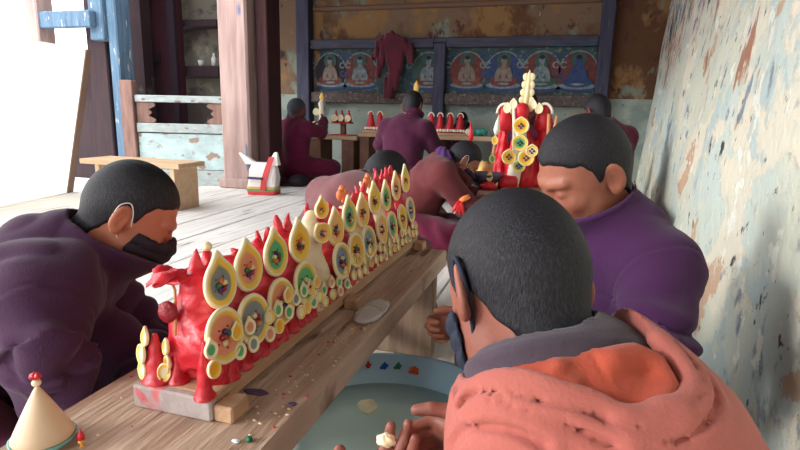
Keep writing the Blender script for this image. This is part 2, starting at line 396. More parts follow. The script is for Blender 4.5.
figs = [(328, 'red', 'dark', 'skin'), (358, 'orange', 'red', 'pale'), (427, 'red', 'green', 'pale'), (466, 'orange', 'red', 'skin'), (503, 'red', 'blue', 'skin'), (541, 'green', 'red', 'pale'), (578, 'blue', 'red', 'blue')]
for nm, (a, b), lab, fs in [(1, (xa+.10, xm-.08), 'painted wall panel with seated robed figures, left of the middle post', figs[:3]),
                           (2, (xm+.08, xb-.07), 'painted wall panel with four haloed seated figures, right of the middle post', figs[3:])]:
    if nm == 1: a += .10
    mb = MB(); mb.box((a, YB-.033, zb+.05), (b, YB-.002, zt-.06))
    for fx, r, h, bd in fs: figure(mb, px(fx, 72)[0], (zb+zt)/2-.005, r, h, bd)
    mb.build('painted_panel', mlist, label=lab, cat='painting', origin=((a+b)/2, YB, zb+.05))

# left part: pillar line, door frame, dark inner room
PW = mat('weathered_pink_wood', (186, 160, 152), (150, 124, 120), rough=.85, scale=3, stretch=(6, 6, .5), bump=.5, bscale=18, c3=(96, 108, 140), s3=2.5, t3=.66, stretch3=(6, 6, .8))
pc = P(222, 187, z=0)+np.array([.035, 0, 0]); pd = P(252, 190, z=0)
mb = MB(); w = .30
mb.box((pc[0]+.0, pc[1]-.02, 0), (pc[0]+w+.02, pc[1]+.36, 2.9), bev=.02)
mb.box((pc[0]-.04, pc[1]-.05, 0), (pc[0]+w+.05, pc[1]+.40, .10), bev=.015)
mb.build('trim_10', PW, kind='structure')
PRD = mat('dark_red_timber', (70, 36, 36), (48, 24, 30), rough=.8, scale=4, stretch=(6, 6, .5), bump=.3)
MB().box((pc[0]+w+.045, pc[1]+.10, 0), (pc[0]+w+.17, pc[1]+.36, 2.9), bev=.01).build('trim_11', PRD, kind='structure')
# door posts
def post(n, pxa, pxb, ybase, Yd, m, z1=2.9, dy=.2, z0=0.):
    a = P(pxa, ybase, Y=Yd); b = P(pxb, ybase, Y=Yd); MB().box((a[0], Yd, z0), (b[0], Yd+dy, z1), bev=.012).build('trim_%d' % n, m, kind='structure')
post(12, 113, 122, 100, 4.55, BLUE)
post(13, 90, 104, 40, 4.50, BLUE, z0=1.42)
post(14, 93, 112, 120, 4.62, WD, z1=2.9)
post(15, 26, 37, 20, 4.4, PW, z0=1.0)
a = P(38, 14, Y=4.44); b = P(88, 27, Y=4.44); MB().box((a[0], 4.42, b[2]), (b[0]+.05, 4.5, a[2]+.02), bev=.01).build('trim_16', BLUE, kind='structure')
# dark inner wall and doorway
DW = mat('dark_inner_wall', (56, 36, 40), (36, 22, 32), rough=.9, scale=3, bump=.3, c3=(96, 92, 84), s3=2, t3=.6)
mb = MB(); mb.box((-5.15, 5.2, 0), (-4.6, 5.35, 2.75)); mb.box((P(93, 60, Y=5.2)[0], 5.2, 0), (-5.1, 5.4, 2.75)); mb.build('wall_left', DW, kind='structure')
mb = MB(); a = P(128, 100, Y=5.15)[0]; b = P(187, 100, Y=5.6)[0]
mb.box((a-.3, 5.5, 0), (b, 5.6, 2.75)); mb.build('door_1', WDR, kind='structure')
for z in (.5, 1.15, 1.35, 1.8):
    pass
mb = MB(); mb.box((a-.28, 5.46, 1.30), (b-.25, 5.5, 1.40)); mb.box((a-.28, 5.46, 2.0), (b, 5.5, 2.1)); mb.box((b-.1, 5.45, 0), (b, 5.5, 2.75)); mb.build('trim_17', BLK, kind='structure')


a = P(66, 120, Y=4.74); b = P(96, 120, Y=4.74); MB().box((a[0], 4.72, 0), (b[0], 4.78, P(90, 53, Y=4.74)[2]), bev=.01).build('trim_18', WD, kind='structure')

mb = MB(); mb.box((-.75, -1.49, 0), (1.2, -1.3, 2.715)); mb.build('wall_light_block', PL, kind='structure')  # unseen wall added behind the camera to block light from straight behind
# ------------------------------------------------------------------ low bench and the butter sculptures on it
T = .35
BW = mat('worn_bench_wood', (206, 180, 158), (160, 126, 104), rough=.7, scale=3, stretch=(9, .8, 3), bump=.5, bscale=14, c3=(118, 82, 66), s3=2.4, t3=.60, stretch3=(7, 1.2, 1))
BL_ = mat('bench_leg_wood', (158, 134, 112), (116, 92, 76), rough=.8, scale=4, stretch=(7, 7, .7), bump=.45)
bench = empty('low_bench', (-.52, 1.0, 0), label='long low worn wooden bench carrying the wide row of red butter sculptures', cat='bench')
def part(mb, name, m, parent, **k):
    v = np.array(mb.v)-np.array(parent.location); mb.v = [tuple(q) for q in v]; return mb.build(name, m, parent, **k)
mb = MB(); mb.box((-.695, .10, T-.055), (-.357, 1.735, T), bev=.006); part(mb, 'bench_top', BW, bench)
for y in (.28, 1.66):
    mb = MB(); mb.box((-.675, y-.02, 0), (-.375, y+.02, T-.057), bev=.004); part(mb, 'leg', BL_, bench)
mb = MB(); mb.box((-.672, .31, .12), (-.650, 1.63, .18), bev=.003); part(mb, 'stretcher', BL_, bench)

TRW = mat('tray_wood', (206, 168, 132), (176, 138, 106), rough=.65, scale=4, stretch=(4, .8, 4), bump=.25, c3=(168, 96, 84), s3=9, t3=.66)
TRE = mat('stained_tray_end', (186, 176, 170), (156, 140, 138), rough=.8, scale=12, bump=.5, c3=(196, 104, 108), s3=16, t3=.6)
tray = empty('display_board', (-.53, 1.15, T), label='narrow wooden display board on little feet standing on the low bench', cat='tray')
z0 = T+.036
mb = MB(); mb.box((-.597, .622, T+.008), (-.466, 1.755, z0), bev=.003); part(mb, 'board', TRW, tray)
mb = MB(); mb.box((-.600, .606, T+.001), (-.462, .622, z0+.001), bev=.003); part(mb, 'end_board', TRE, tray)
for y in (.612, 1.10, 1.69):
    mb = MB(); mb.box((-.463, y, T), (-.430, y+.045, T+.026), bev=.003); part(mb, 'foot', TRW, tray)

RED = mat('red_butter', (206, 34, 48), (178, 20, 38), rough=.38, scale=9, bump=.6, bscale=34, sss=.25, spec=.5, c3=(226, 84, 92), s3=12, t3=.62)
DRED = mat('deep_red_butter', (150, 22, 34), (120, 14, 28), rough=.45, scale=20, bump=.7, bscale=60, sss=.12)
CREAM = mat('cream_butter', (238, 222, 188), (224, 200, 160), rough=.42, scale=12, bump=.35, bscale=50, sss=.3)
ORNG = mat('orange_butter', (222, 128, 72), (206, 106, 58), rough=.45, scale=12, bump=.3, sss=.2)
DISC = attrmat('painted_butter')
BEADC = {k: mat(k+'_bead', c, rough=.3, bump=0, spec=.6) for k, c in [('purple', (78, 34, 96)), ('cream', (232, 214, 160)), ('crimson', (150, 26, 44)), ('green', (50, 110, 60)), ('orange', (214, 120, 60))]}
COL = {'cream': (240, 226, 184), 'yellow': (240, 198, 58), 'grey': (134, 142, 140), 'pink': (226, 148, 116), 'green': (92, 176, 112), 'gold': (232, 172, 44), 'blue': (120, 138, 150), 'peach': (236, 176, 110), 'teal': (96, 160, 120)}
def disc(name, c, w, h, inner, ring='yellow', rim='cream', tip=.35, n=(1, 0, .12), parent=None, beads=True, th=.007, lean=0, inn=.56, **k):
    """shallow butter flower disc, pointed at the top when tip > 0"""
    n = nrm(n); u = nrm(np.cross([0, 0, 1], n)); v = np.cross(n, u)
    if lean: u, v = u*math.cos(lean)+v*math.sin(lean), v*math.cos(lean)-u*math.sin(lean)
    c = np.array(c, float); K = 36 if w > .04 else 20
    prof = [(0, .35), (.3, .36), (inn*.8, .40), (inn, .55), (inn+.1, .62), (.80, .86), (.90, 1), (.97, .9), (1, .5), (.985, .1), (.9, -.15), (0, -.2)]
    cl = [inner, inner, inner, inner, ring, ring, rim, rim, rim, rim, rim, rim]
    V = []; cc = []
    for (s, d), q in zip(prof, cl):
        for i in range(K):
            a = 2*math.pi*i/K; x = math.sin(a)*w*.5*s; y = math.cos(a)*h*.5*s
            if tip:
                da = min(a, 2*math.pi-a); t = math.exp(-(da/.30)**2)*tip*max(0, (s-.5)/.5); y += h*.5*t; x *= 1-.10*min(1, t*3)
            V.append(c+u*x+v*y+n*d*th); cc.append(lin(COL[q]))
    K_ = K; f = [(i*K+k_, i*K+(k_+1) % K, (i+1)*K+(k_+1) % K, (i+1)*K+k_) for i in range(len(prof)-1) for k_ in range(K)]
    mb = MB(); mb.add(V, [q[::-1] for q in f], 0, True, cc); o = part(mb, name, DISC, parent, **k)
    if beads:
        ks = ['purple', 'cream', 'crimson', 'green', 'orange']; random.shuffle(ks); r = w*.062
        for i, kk in enumerate(ks):
            a = 2*math.pi*i/5+.4; q = c+n*(th*.38+r*.55)+(u*math.cos(a)+v*math.sin(a))*w*.105+v*(-.03*h)
            b = MB(); b.ball(q, r, 6); b2 = np.array(b.v)-np.array(parent.location); b.v = [tuple(x) for x in b2]
            bo = b.build('bead', BEADC[kk], o)
        b = MB()
        for i in range(5):
            a = 2*math.pi*i/5+1.0; b.ball(c+n*(th*.36+r*.2)+(u*math.cos(a)+v*math.sin(a))*w*.2+v*(-.03*h), r*.36, 4)
        b2 = np.array(b.v)-np.array(parent.location); b.v = [tuple(x) for x in b2]; b.build('dot', BEADC['crimson'], o)
    return o
SOFT = lambda p, k, a: a*wav(p, 70, k)+a*.6*wav(p, 150, k+2)
ordn = ['first', 'second', 'third', 'fourth', 'fifth', 'sixth', 'seventh', 'eighth', 'ninth', 'tenth', 'eleventh', 'twelfth']
YU = [.688, .766, .856, .950, 1.044, 1.128, 1.210, 1.300, 1.390, 1.490, 1.585, 1.685]
ZU = [.533, .536, .536, .537, .555, .530, .545, .540, .560, .552, .568, .580]
UP = ['grey', 'pink', 'green', 'gold', 'peach', 'peach', 'green', 'peach', 'yellow', 'green', 'pink', 'yellow']
LO = ['pink', 'grey', 'pink', 'green', 'gold', 'blue', 'gold', 'blue', 'peach', 'teal', 'gold', 'blue']
YL = [.655, .734, .825, .920, 1.02, 1.10, 1.185, 1.275, 1.375, 1.47, 1.57, 1.66]
ZL = [.466, .462, .462, .468, .49, .466, .47, .47, .485, .475, .48, .49]
BODY = ['red', 'red', 'red', 'red', 'cream', 'red', 'red', 'cream', 'red', 'cream', 'red', 'red']
for i in range(12):
    y = YU[i]; y = min(y, 1.70); zt_ = ZU[i]; red = BODY[i] == 'red'; yl = YL[i]; zl = ZL[i]
    cream = i == 4
    lab = '%s torma, %s upper and %s lower disc, %s big one from near end' % ('tall red' if red else 'tall cream', UP[i], LO[i], ordn[i])
    t = empty('butter_torma', (-.535, y, z0), label=lab, cat='butter sculpture', group='big two-disc butter tormas on the long board')
    sd = i*3.7
    if cream:
        def fn(p):
            d = chain(p, [(-.53, y, z0+.01), (-.515, y-.01, z0+.08), (-.52, y, z0+.15), (-.52, y+.005, z0+.19)], [.040, .030, .024, .012], .02)
            d = smin(d, ell(p, (-.50, y-.01, z0+.055), (.03, .03, .05)), .01); return (d+SOFT(p, sd, .0025))*.8
    else:
        spikes = [((-.545, y+dy, zt_+.0), (-.55+.01*math.sin(sd+dy*90), y+dy*1.25, zt_+.035+.022*math.sin(sd*2+dy*300))) for dy in ((-.032, -.012, .012, .034) if i else (.008, .034))]
        def fn(p):
            d = ell(p, (-.531, y, z0+.05), (.047, .049, .075))
            d = smin(d, cap(p, (-.532, y, z0+.03), (-.534, y, zt_-.01), .043, .030), .02)
            d = smin(d, cap(p, (-.49, yl, z0+.02), (-.498, yl, zl-.01), .020, .026), .02)
            for a, b in spikes: d = smin(d, cap(p, a, b, .013, .003), .012)
            d = d+.0045*np.sin((p[:, 1]*60+3*wav(p, 14, sd))*2.2)*sst(p[:, 2], z0+.14, z0)+SOFT(p, sd, .0028)
            return np.maximum(d, z0-.001-p[:, 2])*.75
    sdf_mesh('torma_body', fn, (-.62, y-.075, z0-.006), (-.44, y+.075, zt_+.075), .0032 if i < 6 else .0045, RED if red else CREAM, t, origin=(-.535, y, z0))
    if cream:
        disc('flower_disc', (-.495, y+.006, zt_+.035), .036, .040, 'gold', parent=t, beads=True, tip=.6, n=(1, -.5, .1))
        disc('flower_disc', (-.485, y-.012, zt_-.012), .050, .042, 'peach', 'yellow', parent=t, n=(.9, -.4, .25), tip=.2, lean=.5)
    else:
        disc('flower_disc', (-.497, y, zt_), .074 if i < 9 else .066, .078, UP[i], 'yellow', parent=t, n=(1, -.06, .10), tip=.42, inn=.6 if UP[i] != 'gold' else .5)
        disc('flower_disc', (-.470, yl, zl), .084 if i < 8 else .07, .086, LO[i], 'yellow', parent=t, n=(1, -.05, .16), tip=0, inn=.66)
    if not red and not cream:
        o = MB()
        for k_ in range(4): o.ball((-.55, y-.02+.013*k_, zt_+.045+.012*math.sin(k_*2)), (.009, .008, .014), 6, jit=.08)
        part(o, 'orange_crest', ORNG, t)
    if i == 1:
        o = MB(); o.tube([(-.555, y-.025, z0+.1), (-.557, y-.025, z0+.165), (-.557, y-.022, zt_+.03)], [.014, .009, .007], 8); part(o, 'thin_spire', RED, t)
        o = MB(); o.ball((-.557, y-.022, zt_+.038), .0085, 8); part(o, 'cream_ball', CREAM, t)
# first torma's near face: petals on its left edge, stick with the red flower and the red ball
def simple_torma(x, y, h, r, red, lab, petals, group=None, name='small_torma', cat='butter sculpture', res=.003, zb_=None, lx=0.):
    zb_ = z0 if zb_ is None else zb_
    t = empty(name, (x, y, zb_), label=lab, cat=cat, group=group); sd = x*50+y*90
    def fn(p):
        d = cap(p, (x, y, zb_+r*.6), (x+lx, y, zb_+h), r, r*.22); d = smin(d, ell(p, (x, y, zb_), (r*1.35, r*1.35, r*.7)), r*.5)
        return np.maximum((d+SOFT(p, sd, r*.12)), zb_-.001-p[:, 2])*.8
    sdf_mesh('torma_body', fn, (x-r*1.8, y-r*1.8, zb_-.005), (x+r*1.8, y+r*1.8, zb_+h+r), res, RED if red else CREAM, t, origin=(x, y, zb_))
    for (c, w, h_, inner, tip, n) in petals: disc('petal', c, w, h_, inner, 'yellow' if inner in ('cream', 'peach', 'gold') else 'cream', parent=t, tip=tip, beads=False, n=n, th=.005)
    return t
simple_torma(-.575, .632, .075, .018, True, 'small red spike with pale petals at its left, on the near left board corner',
             [((-.592, .624, z0+.018), .026, .028, 'cream', 0, (-.5, -1, .1)), ((-.592, .624, z0+.045), .026, .032, 'cream', 0, (-.5, -1, .1)), ((-.583, .624, z0+.072), .018, .026, 'cream', .5, (-.4, -1, .1)),
              ((-.556, .626, z0+.02), .020, .03, 'cream', 0, (.6, -1, .1))])
simple_torma(-.543, .640, .055, .013, True, 'knobbly little red butter spike between the corner spike and the first big torma', [((-.553, .632, z0+.03), .018, .03, 'peach', 0, (-.5, -1, .1)), ((-.553, .632, z0+.058), .016, .024, 'cream', .3, (-.5, -1, .1))])
def px_(x, y, X): return P(x, y, X=X)
fl = empty('butter_flower', (-.575, .66, z0), label='ragged red butter flower and red ball on a thin bare stick at the near end', cat='butter flower')
STK = mat('bare_stick', (206, 150, 104), (176, 120, 80), rough=.6, bump=.2)
s0 = np.array((-.535, .63, z0+.08)); s1 = P(175, 290, Y=.66); s2 = P(170, 278, Y=.665)
o = MB(); o.tube([s0, (s0+s1)/2+np.array([0, 0, -.002]), s1, s2], [.0022]*4, 8); part(o, 'stick', STK, fl)
o = MB(); c = P(171, 274, Y=.665)
rr = random.Random(3)
for k_ in range(7):
    a = 2*math.pi*k_/7+.3; L_ = .034+.008*rr.random(); n_ = 6; dz = rr.uniform(-.12, .5); v = []
    for j in range(n_+1):
        s = j/n_; wv = .017*math.sin(math.pi*min(1, s*.92+.1))+.0012; r_ = L_*s
        p_ = c+np.array([math.cos(a)*r_, math.sin(a)*r_, dz*r_-.012*s*s+.004*math.sin(7*s+k_)]); sd_ = np.array([-math.sin(a), math.cos(a), 0])
        for kk in (-1, 0, 1): v.append(p_+sd_*wv*kk+np.array([0, 0, .004*(kk == 0)]))
    for j in range(n_+1):
        for kk in range(3): v.append(np.array(v[j*3+kk])-np.array([0, 0, .0025]))
    m_ = 3*(n_+1); f = []
    for j in range(n_):
        for kk in (0, 1):
            q = (j*3+kk, j*3+kk+1, j*3+kk+4, j*3+kk+3); f.append(q); f.append(tuple(m_+x for x in q[::-1]))
        f.append((j*3, j*3+3, m_+j*3+3, m_+j*3)); f.append((j*3+5, j*3+2, m_+j*3+2, m_+j*3+5))
    o.add(v, f, 0, True)
o.ball(c, (.009, .009, .006), 8); part(o, 'flower_head', RED, fl)
o = MB(); b_ = P(168, 312, Y=.64); o.ball(b_, (.016, .010, .017), 14, jit=.02); part(o, 'red_ball', DRED, fl)

# front row of small spikes, each a pointed petal over an oval one
pairs = [(210, 350, 213, 369, 'green', 'gold'), (235.5, 332, 239, 351, 'gold', 'green'), (249, 327, 252.5, 344, 'pink', 'grey'), (268, 317, 269, 334, 'cream', 'pink'), (277, 310, 278, 326, 'green', 'gold'),
         (287, 296, 288, 312, 'peach', 'green'), (295, 299, 300, 312, 'grey', 'cream'), (303, 291, 306, 307, 'green', 'peach'), (309.5, 288, 312.5, 302, 'peach', 'green'), (315.5, 283, 318.5, 296, 'peach', 'cream')]
ys_used = []
for i, (ax, ay, bx, by, ca, cb) in enumerate(pairs):
    a = P(ax, ay, X=-.461); b = P(bx, by, X=-.459); y = (a[1]+b[1])/2; ys_used.append(y)
    lab = 'small red spike, %s petal over %s oval, %s from near end of front row' % (ca, cb, ordn[i])
    simple_torma(-.475, y, max(.03, a[2]-z0+.012), .0125, True, lab, [((-.461, a[1], a[2]), .024, .026, ca, .5, (1, -.15, .1)), ((-.459, b[1], b[2]), .025, .028, cb, 0, (1, -.15, .15))], 'front row of small butter spikes', lx=.003)
y = ys_used[-1]+.034
cc_ = [('green', 'cream', False), ('pink', 'cream', True), ('green', 'pink', True), ('cream', 'green', True), ('cream', 'cream', False), ('peach', 'cream', False), ('cream', 'cream', False), ('cream', 'peach', False), ('cream', 'cream', True),
       ('cream', 'cream', False), ('cream', 'pink', True), ('cream', 'cream', True), ('cream', 'peach', False), ('cream', 'cream', True), ('pink', 'cream', True), ('cream', 'cream', True), ('cream', 'green', True), ('cream', 'cream', True), ('cream', 'cream', True)]
ordw = ordn[10:]+['thirteenth', 'fourteenth', 'fifteenth', 'sixteenth', 'seventeenth', 'eighteenth', 'nineteenth', 'twentieth', 'twenty-first', 'twenty-second', 'twenty-third', 'twenty-fourth', 'twenty-fifth', 'twenty-sixth', 'twenty-seventh', 'twenty-eighth', 'twenty-ninth', 'thirtieth']
st = (1.745-y)/len(cc_)
for i, (ca, cb, red) in enumerate(cc_):
    yy = y+st*i; hh = .075+.012*math.sin(i*1.9) if 3 < i < 9 else .058+.008*math.sin(i*2.3)
    lab = 'small %s spike with %s and %s petals, %s from near end of front row' % ('red' if red else 'cream', ca, cb, ordw[i])
    simple_torma(-.479, yy, hh, .012, red, lab, [((-.462, yy-.002, z0+hh*.80), .021, .024, ca, .5, (1, -.2, .1)), ((-.460, yy, z0+hh*.38), .022, .024, cb, 0, (1, -.2, .15))], 'front row of small butter spikes', res=.004)
# rough red butter packed along the foot of the row
crest = MB()
o = None
def fn(p):
    d = cap(p, (-.488, .655, z0+.008), (-.488, 1.735, z0+.006), .019); d = d+.006*wav(p, 90, 1)+.003*wav(p, 210, 4); return np.maximum(d, z0-.002-p[:, 2])*.7
sdf_mesh('butter_edging', fn, (-.52, .64, z0-.006), (-.44, 1.76, z0+.05), .0034, RED, tray, origin=(-.53, 1.15, T))
# small bits on the bench
def lump(name, c, r, m, lab, cat='butter lump', parent=None, jit=.08, n=12, group=None):
    o = MB(); o.ball(c, r, n, jit=jit); return o.build(name, m, origin=(c[0], c[1], c[2]-(r[2] if hasattr(r, '__len__') else r)), label=lab, cat=cat, group=group)
GRN = mat('green_dough', (26, 120, 84), (14, 96, 66), rough=.5, bump=.3); WHT = mat('white_dough', (226, 232, 236), rough=.5, bump=.3)
BLD = mat('blue_dough', (30, 84, 178), (22, 62, 150), rough=.5, scale=30, bump=.3); ODG = mat('orange_dough', (224, 104, 48), (202, 78, 36), rough=.5, scale=30, bump=.3); RDG = mat('red_dough', (206, 30, 62), rough=.5, bump=.3)
TEAL = mat('teal_dough', (96, 190, 176), (70, 160, 150), rough=.5, bump=.2)
c = P(249, 439, z=T+.004); lump('dough_bit', c, (.0045, .0045, .0045), GRN, 'tiny green dough bit on the bench near its front edge', 'dough')
c = P(236, 441, z=T+.002); lump('dough_bit', c, (.006, .004, .002), WHT, 'tiny white flattened dough bit on the bench beside the green one', 'dough')
PUR = mat('purple_stain', (84, 62, 104), (110, 84, 110), rough=.7, scale=40, bump=.2)
c = P(256, 392, z=T+.001); lump('dough_smear', c, (.022, .010, .0015), PUR, 'flat dark purple dough smear on the bench beside the board', 'dough', jit=.05)
c = P(292, 404, z=T+.001); lump('dough_smear', c, (.007, .006, .0015), PUR, 'small purple dough smear on the bench nearer its right edge', 'dough', jit=.08)
# crumbs scattered on the bench: uncountable
o = MB(); rr = random.Random(11)
for i in range(200):
    x = rr.gauss(-.40, .028) if i % 3 else rr.uniform(-.68, -.37); y_ = rr.uniform(.62, 1.1) if i % 3 else rr.uniform(.45, 1.6)
    if -.62 < x < -.425 and y_ > .59: continue
    if not -.69 < x < -.362: continue
    r_ = rr.uniform(.0008, .0026); o.ball((x, y_, T+r_*.5), (r_*1.4, r_, r_*.6), 4, mi=0 if rr.random() < .75 else 1)
o.build('butter_crumbs', [CREAM, RED], label='pale and red butter crumbs scattered over the bench top', cat='crumbs', kind='stuff')
# clear plastic scrap on the bench
PLST = mat('clear_plastic', (236, 228, 226), rough=.12, bump=.5, bscale=60, spec=.8)
PLST.node_tree.nodes['Principled BSDF'].inputs['Transmission Weight'].default_value = .55
c = P(371, 311, z=T+.01)
def fn(p): return (ell(p, c, (.034, .075, .010))+.004*wav(p, 80, 5))*.6
sdf_mesh('plastic_scrap', fn, c-np.array([.05, .1, .02]), c+np.array([.05, .1, .025]), .003, PLST, None, origin=(c[0], c[1], T), label='crumpled piece of clear plastic lying on the bench', cat='plastic wrap')
# cone offering at the near left corner
cc0 = P(43, 436, z=T+.012)
cone = empty('cone_offering', (cc0[0], cc0[1], T), label='smooth cream dough cone with red tip in a teal-edged dish on the bench corner', cat='offering cone')
SKN = mat('pale_dough_cone', (226, 200, 168), (214, 184, 150), rough=.5, scale=12, bump=.12, sss=.15)
o = MB(); o.lathe([(.0, .010), (.036, .011), (.0375, .014), (.034, .022), (.0165, .058), (.006, .078), (.003, .083), (0, .084)], cc0*[1, 1, 0]+[0, 0, T], 40); part(o, 'cone', SKN, cone)
DISH = mat('teal_dish', (110, 178, 172), (136, 190, 184), rough=.35, bump=.1)
o = MB(); o.lathe([(0, .0), (.026, .0), (.036, .005), (.040, .012), (.0385, .0125), (.034, .007), (0, .006)], cc0*[1, 1, 0]+[0, 0, T], 40, jit=.01); part(o, 'dish', DISH, cone)
o = MB(); o.ball(cc0+[0, 0, .078], (.006, .006, .005), 8); part(o, 'cream_knob', CREAM, cone)
o = MB(); o.ball(cc0+[-.002, 0, .087], (.0065, .0065, .005), 8, jit=.06); o.ball(cc0+[.004, 0, .088], (.0045, .0045, .004), 8, jit=.06); part(o, 'red_tip', RED, cone)
c = P(82, 447, z=T)
sb = empty('tiny_torma', c, label='tiny red and yellow butter spike standing alone beside the dough cone', cat='butter sculpture')
o = MB(); o.lathe([(0, 0), (.003, 0), (.002, .006), (0, .007)], c, 10); o.ball(c+[0, 0, .009], (.0045, .0045, .004), 8, jit=.06); part(o, 'yellow_base', mat('yellow_butter', (232, 178, 80), rough=.5, bump=.1), sb)
o = MB(); o.lathe([(.0, .010), (.0052, .012), (.004, .018), (.0015, .024), (0, .028)], c, 12, jit=.03); part(o, 'red_top', RED, sb)

# ------------------------------------------------------------------ basin with water
BAS = mat('pale_blue_enamel', (176, 210, 224), (160, 196, 214), rough=.22, scale=3, bump=.12, bscale=10, spec=.6)
bc = np.array([-.310, .935]); RB = .285; zr = .20; zw = .150
basin = empty('wash_basin', (bc[0], bc[1], .0), label='wide pale blue basin of water standing on the floor beside the bench', cat='basin')
o = MB(); o.lathe([(0, .02), (.17, .02), (.20, .0), (.205, .015), (.235, .11), (.262, zr-.006), (RB+.008, zr-.004), (RB+.011, zr), (RB+.006, zr+.004), (RB-.004, zr+.002), (RB-.035, zr-.03), (.235, zw-.005), (.20, .07), (.18, .035), (0, .032)], (bc[0], bc[1], 0), 72, jit=.0012); part(o, 'basin_body', BAS, basin)
WAT = mat('milky_water', (206, 238, 231), (214, 240, 235), rough=.2, scale=4, bump=.05, bscale=14, spec=.5)
o = MB(); v = [(bc[0], bc[1], zw)]; 
rg = [(.0, zw-.03), (.236, zw-.03), (.241, zw), (.12, zw), (0, zw)]
o = MB(); o.lathe(rg, (bc[0], bc[1], 0), 72)
wo = o.build('basin_water', WAT, origin=(bc[0], bc[1], zw-.03), label='milky pale green water filling the blue basin', cat='water')
c = P(367, 407, z=zw+.012)
def fn(p):
    d = ell(p, c, (.019, .016, .014))
    for q, r in [((.002, -.002, .011), .010), ((.013, .001, .002), .010), ((-.012, .004, .003), .010), ((.004, .012, .004), .010)]: d = smin(d, ell(p, c+np.array(q), (r, r, r*.8)), .004)
    return (d+.0014*wav(p, 200, 2))*.8
sdf_mesh('butter_lump', fn, c-.035, c+.035, .0016, mat('pale_butter', (250, 242, 206), (240, 226, 176), rough=.4, scale=30, bump=.4, sss=.2), None, origin=c-np.array([0, 0, .012]), label='pale yellow butter lump floating in the middle of the basin', cat='butter')
for (x, y_, m, nm) in [(367.5, 367, RDG, 'red'), (384, 368, BLD, 'blue'), (398, 368, GRN, 'green'), (414, 372, ODG, 'orange')]:
    # on the sloping inner side of the far rim
    c = None
    for zz in np.linspace(zw, zr+.01, 60):
        q = P(x, y_, z=zz); r_ = math.hypot(q[0]-bc[0], q[1]-bc[1]); zs = zr-.03+(r_-(RB-.035))/.031*.032
        if r_ < RB and abs(zs-zz) < .004: c = q; break
    if c is None: c = P(x, y_, z=zr)
    R_ = .0125 if nm == 'orange' else .0105; n0 = 6 if nm == 'orange' else 4
    def fn(p):
        d = ell(p, c+np.array([0, 0, .004]), (R_*.8, R_*.7, R_*.7))
        for k_ in range(n0):
            a = 2*math.pi*k_/n0+.5; d = smin(d, ell(p, c+np.array([math.cos(a)*R_*.75, math.sin(a)*R_*.6, .004+.003*math.sin(a*3)]), (R_*.42,)*3), .002)
        d = smin(d, cap(p, c+np.array([0, 0, .006]), c+np.array([.002, 0, .015]), .005, .002), .003)
        return d*.8
    sdf_mesh('dough_lump', fn, c-.026, c+.026, .0012, m, None, origin=c, label='small %s dough lump stuck to the far rim of the basin' % nm, cat='dough', group='coloured dough lumps on the basin rim')
# ------------------------------------------------------------------ people
def skinmat(n, c, c2): return mat(n, c, c2, rough=.5, scale=16, bump=.12, bscale=90, sss=.12, spec=.35)
SKA = skinmat('skin_tanned', (160, 102, 80), (140, 84, 66)); SKD = skinmat('skin_deep_tan', (116, 64, 56), (96, 50, 46))
SKC = skinmat('skin_mid_tan', (150, 92, 76), (126, 76, 64))
HAIR = mat('cropped_black_hair', (16, 14, 20), (44, 42, 50), rough=.62, scale=420, stretch=(1, 1, .22), bump=.35, bscale=700, mid=.60, width=.12, spec=.35, detail=3)
HAIRG = mat('cropped_grey_hair', (58, 62, 72), (76, 80, 88), rough=.8, scale=90, bump=.5, bscale=150)
def cloth(n, c, c2, fuzz=.12, r=.85): return mat(n, c, c2, rough=r, scale=5, bump=.18, bscale=260, sheen=fuzz, spec=.15)
PURA = cloth('purple_jacket_cloth', (72, 43, 70), (62, 36, 60)); PURB = cloth('violet_jacket_cloth', (68, 34, 74), (58, 27, 62))
MAR = cloth('maroon_wool', (98, 18, 50), (78, 12, 40)); PLUM = cloth('plum_cloth', (76, 27, 54), (62, 22, 46)); CRIM = cloth('crimson_maroon_cloth', (98, 22, 54), (78, 16, 44))
BRN = cloth('brown_maroon_cloth', (108, 50, 52), (90, 40, 44)); DUSK = cloth('dusty_rose_cloth', (122, 76, 78), (104, 64, 68))
ORR = cloth('rust_orange_cloth', (172, 78, 58), (156, 68, 50)); SAL = cloth('salmon_shawl_cloth', (176, 100, 90), (164, 90, 80)); DGR = cloth('dark_grey_knit', (78, 66, 76), (66, 56, 66))
MSK = mat('black_mask_cloth', (32, 26, 38), rough=.8, bump=.15, bscale=200); MSKB = mat('navy_mask_cloth', (28, 34, 52), rough=.8, bump=.2, bscale=200); LOOP = mat('white_loop', (214, 206, 204), rough=.7, bump=0)
VIO = cloth('violet_scarf_cloth', (84, 44, 108), (66, 34, 90))

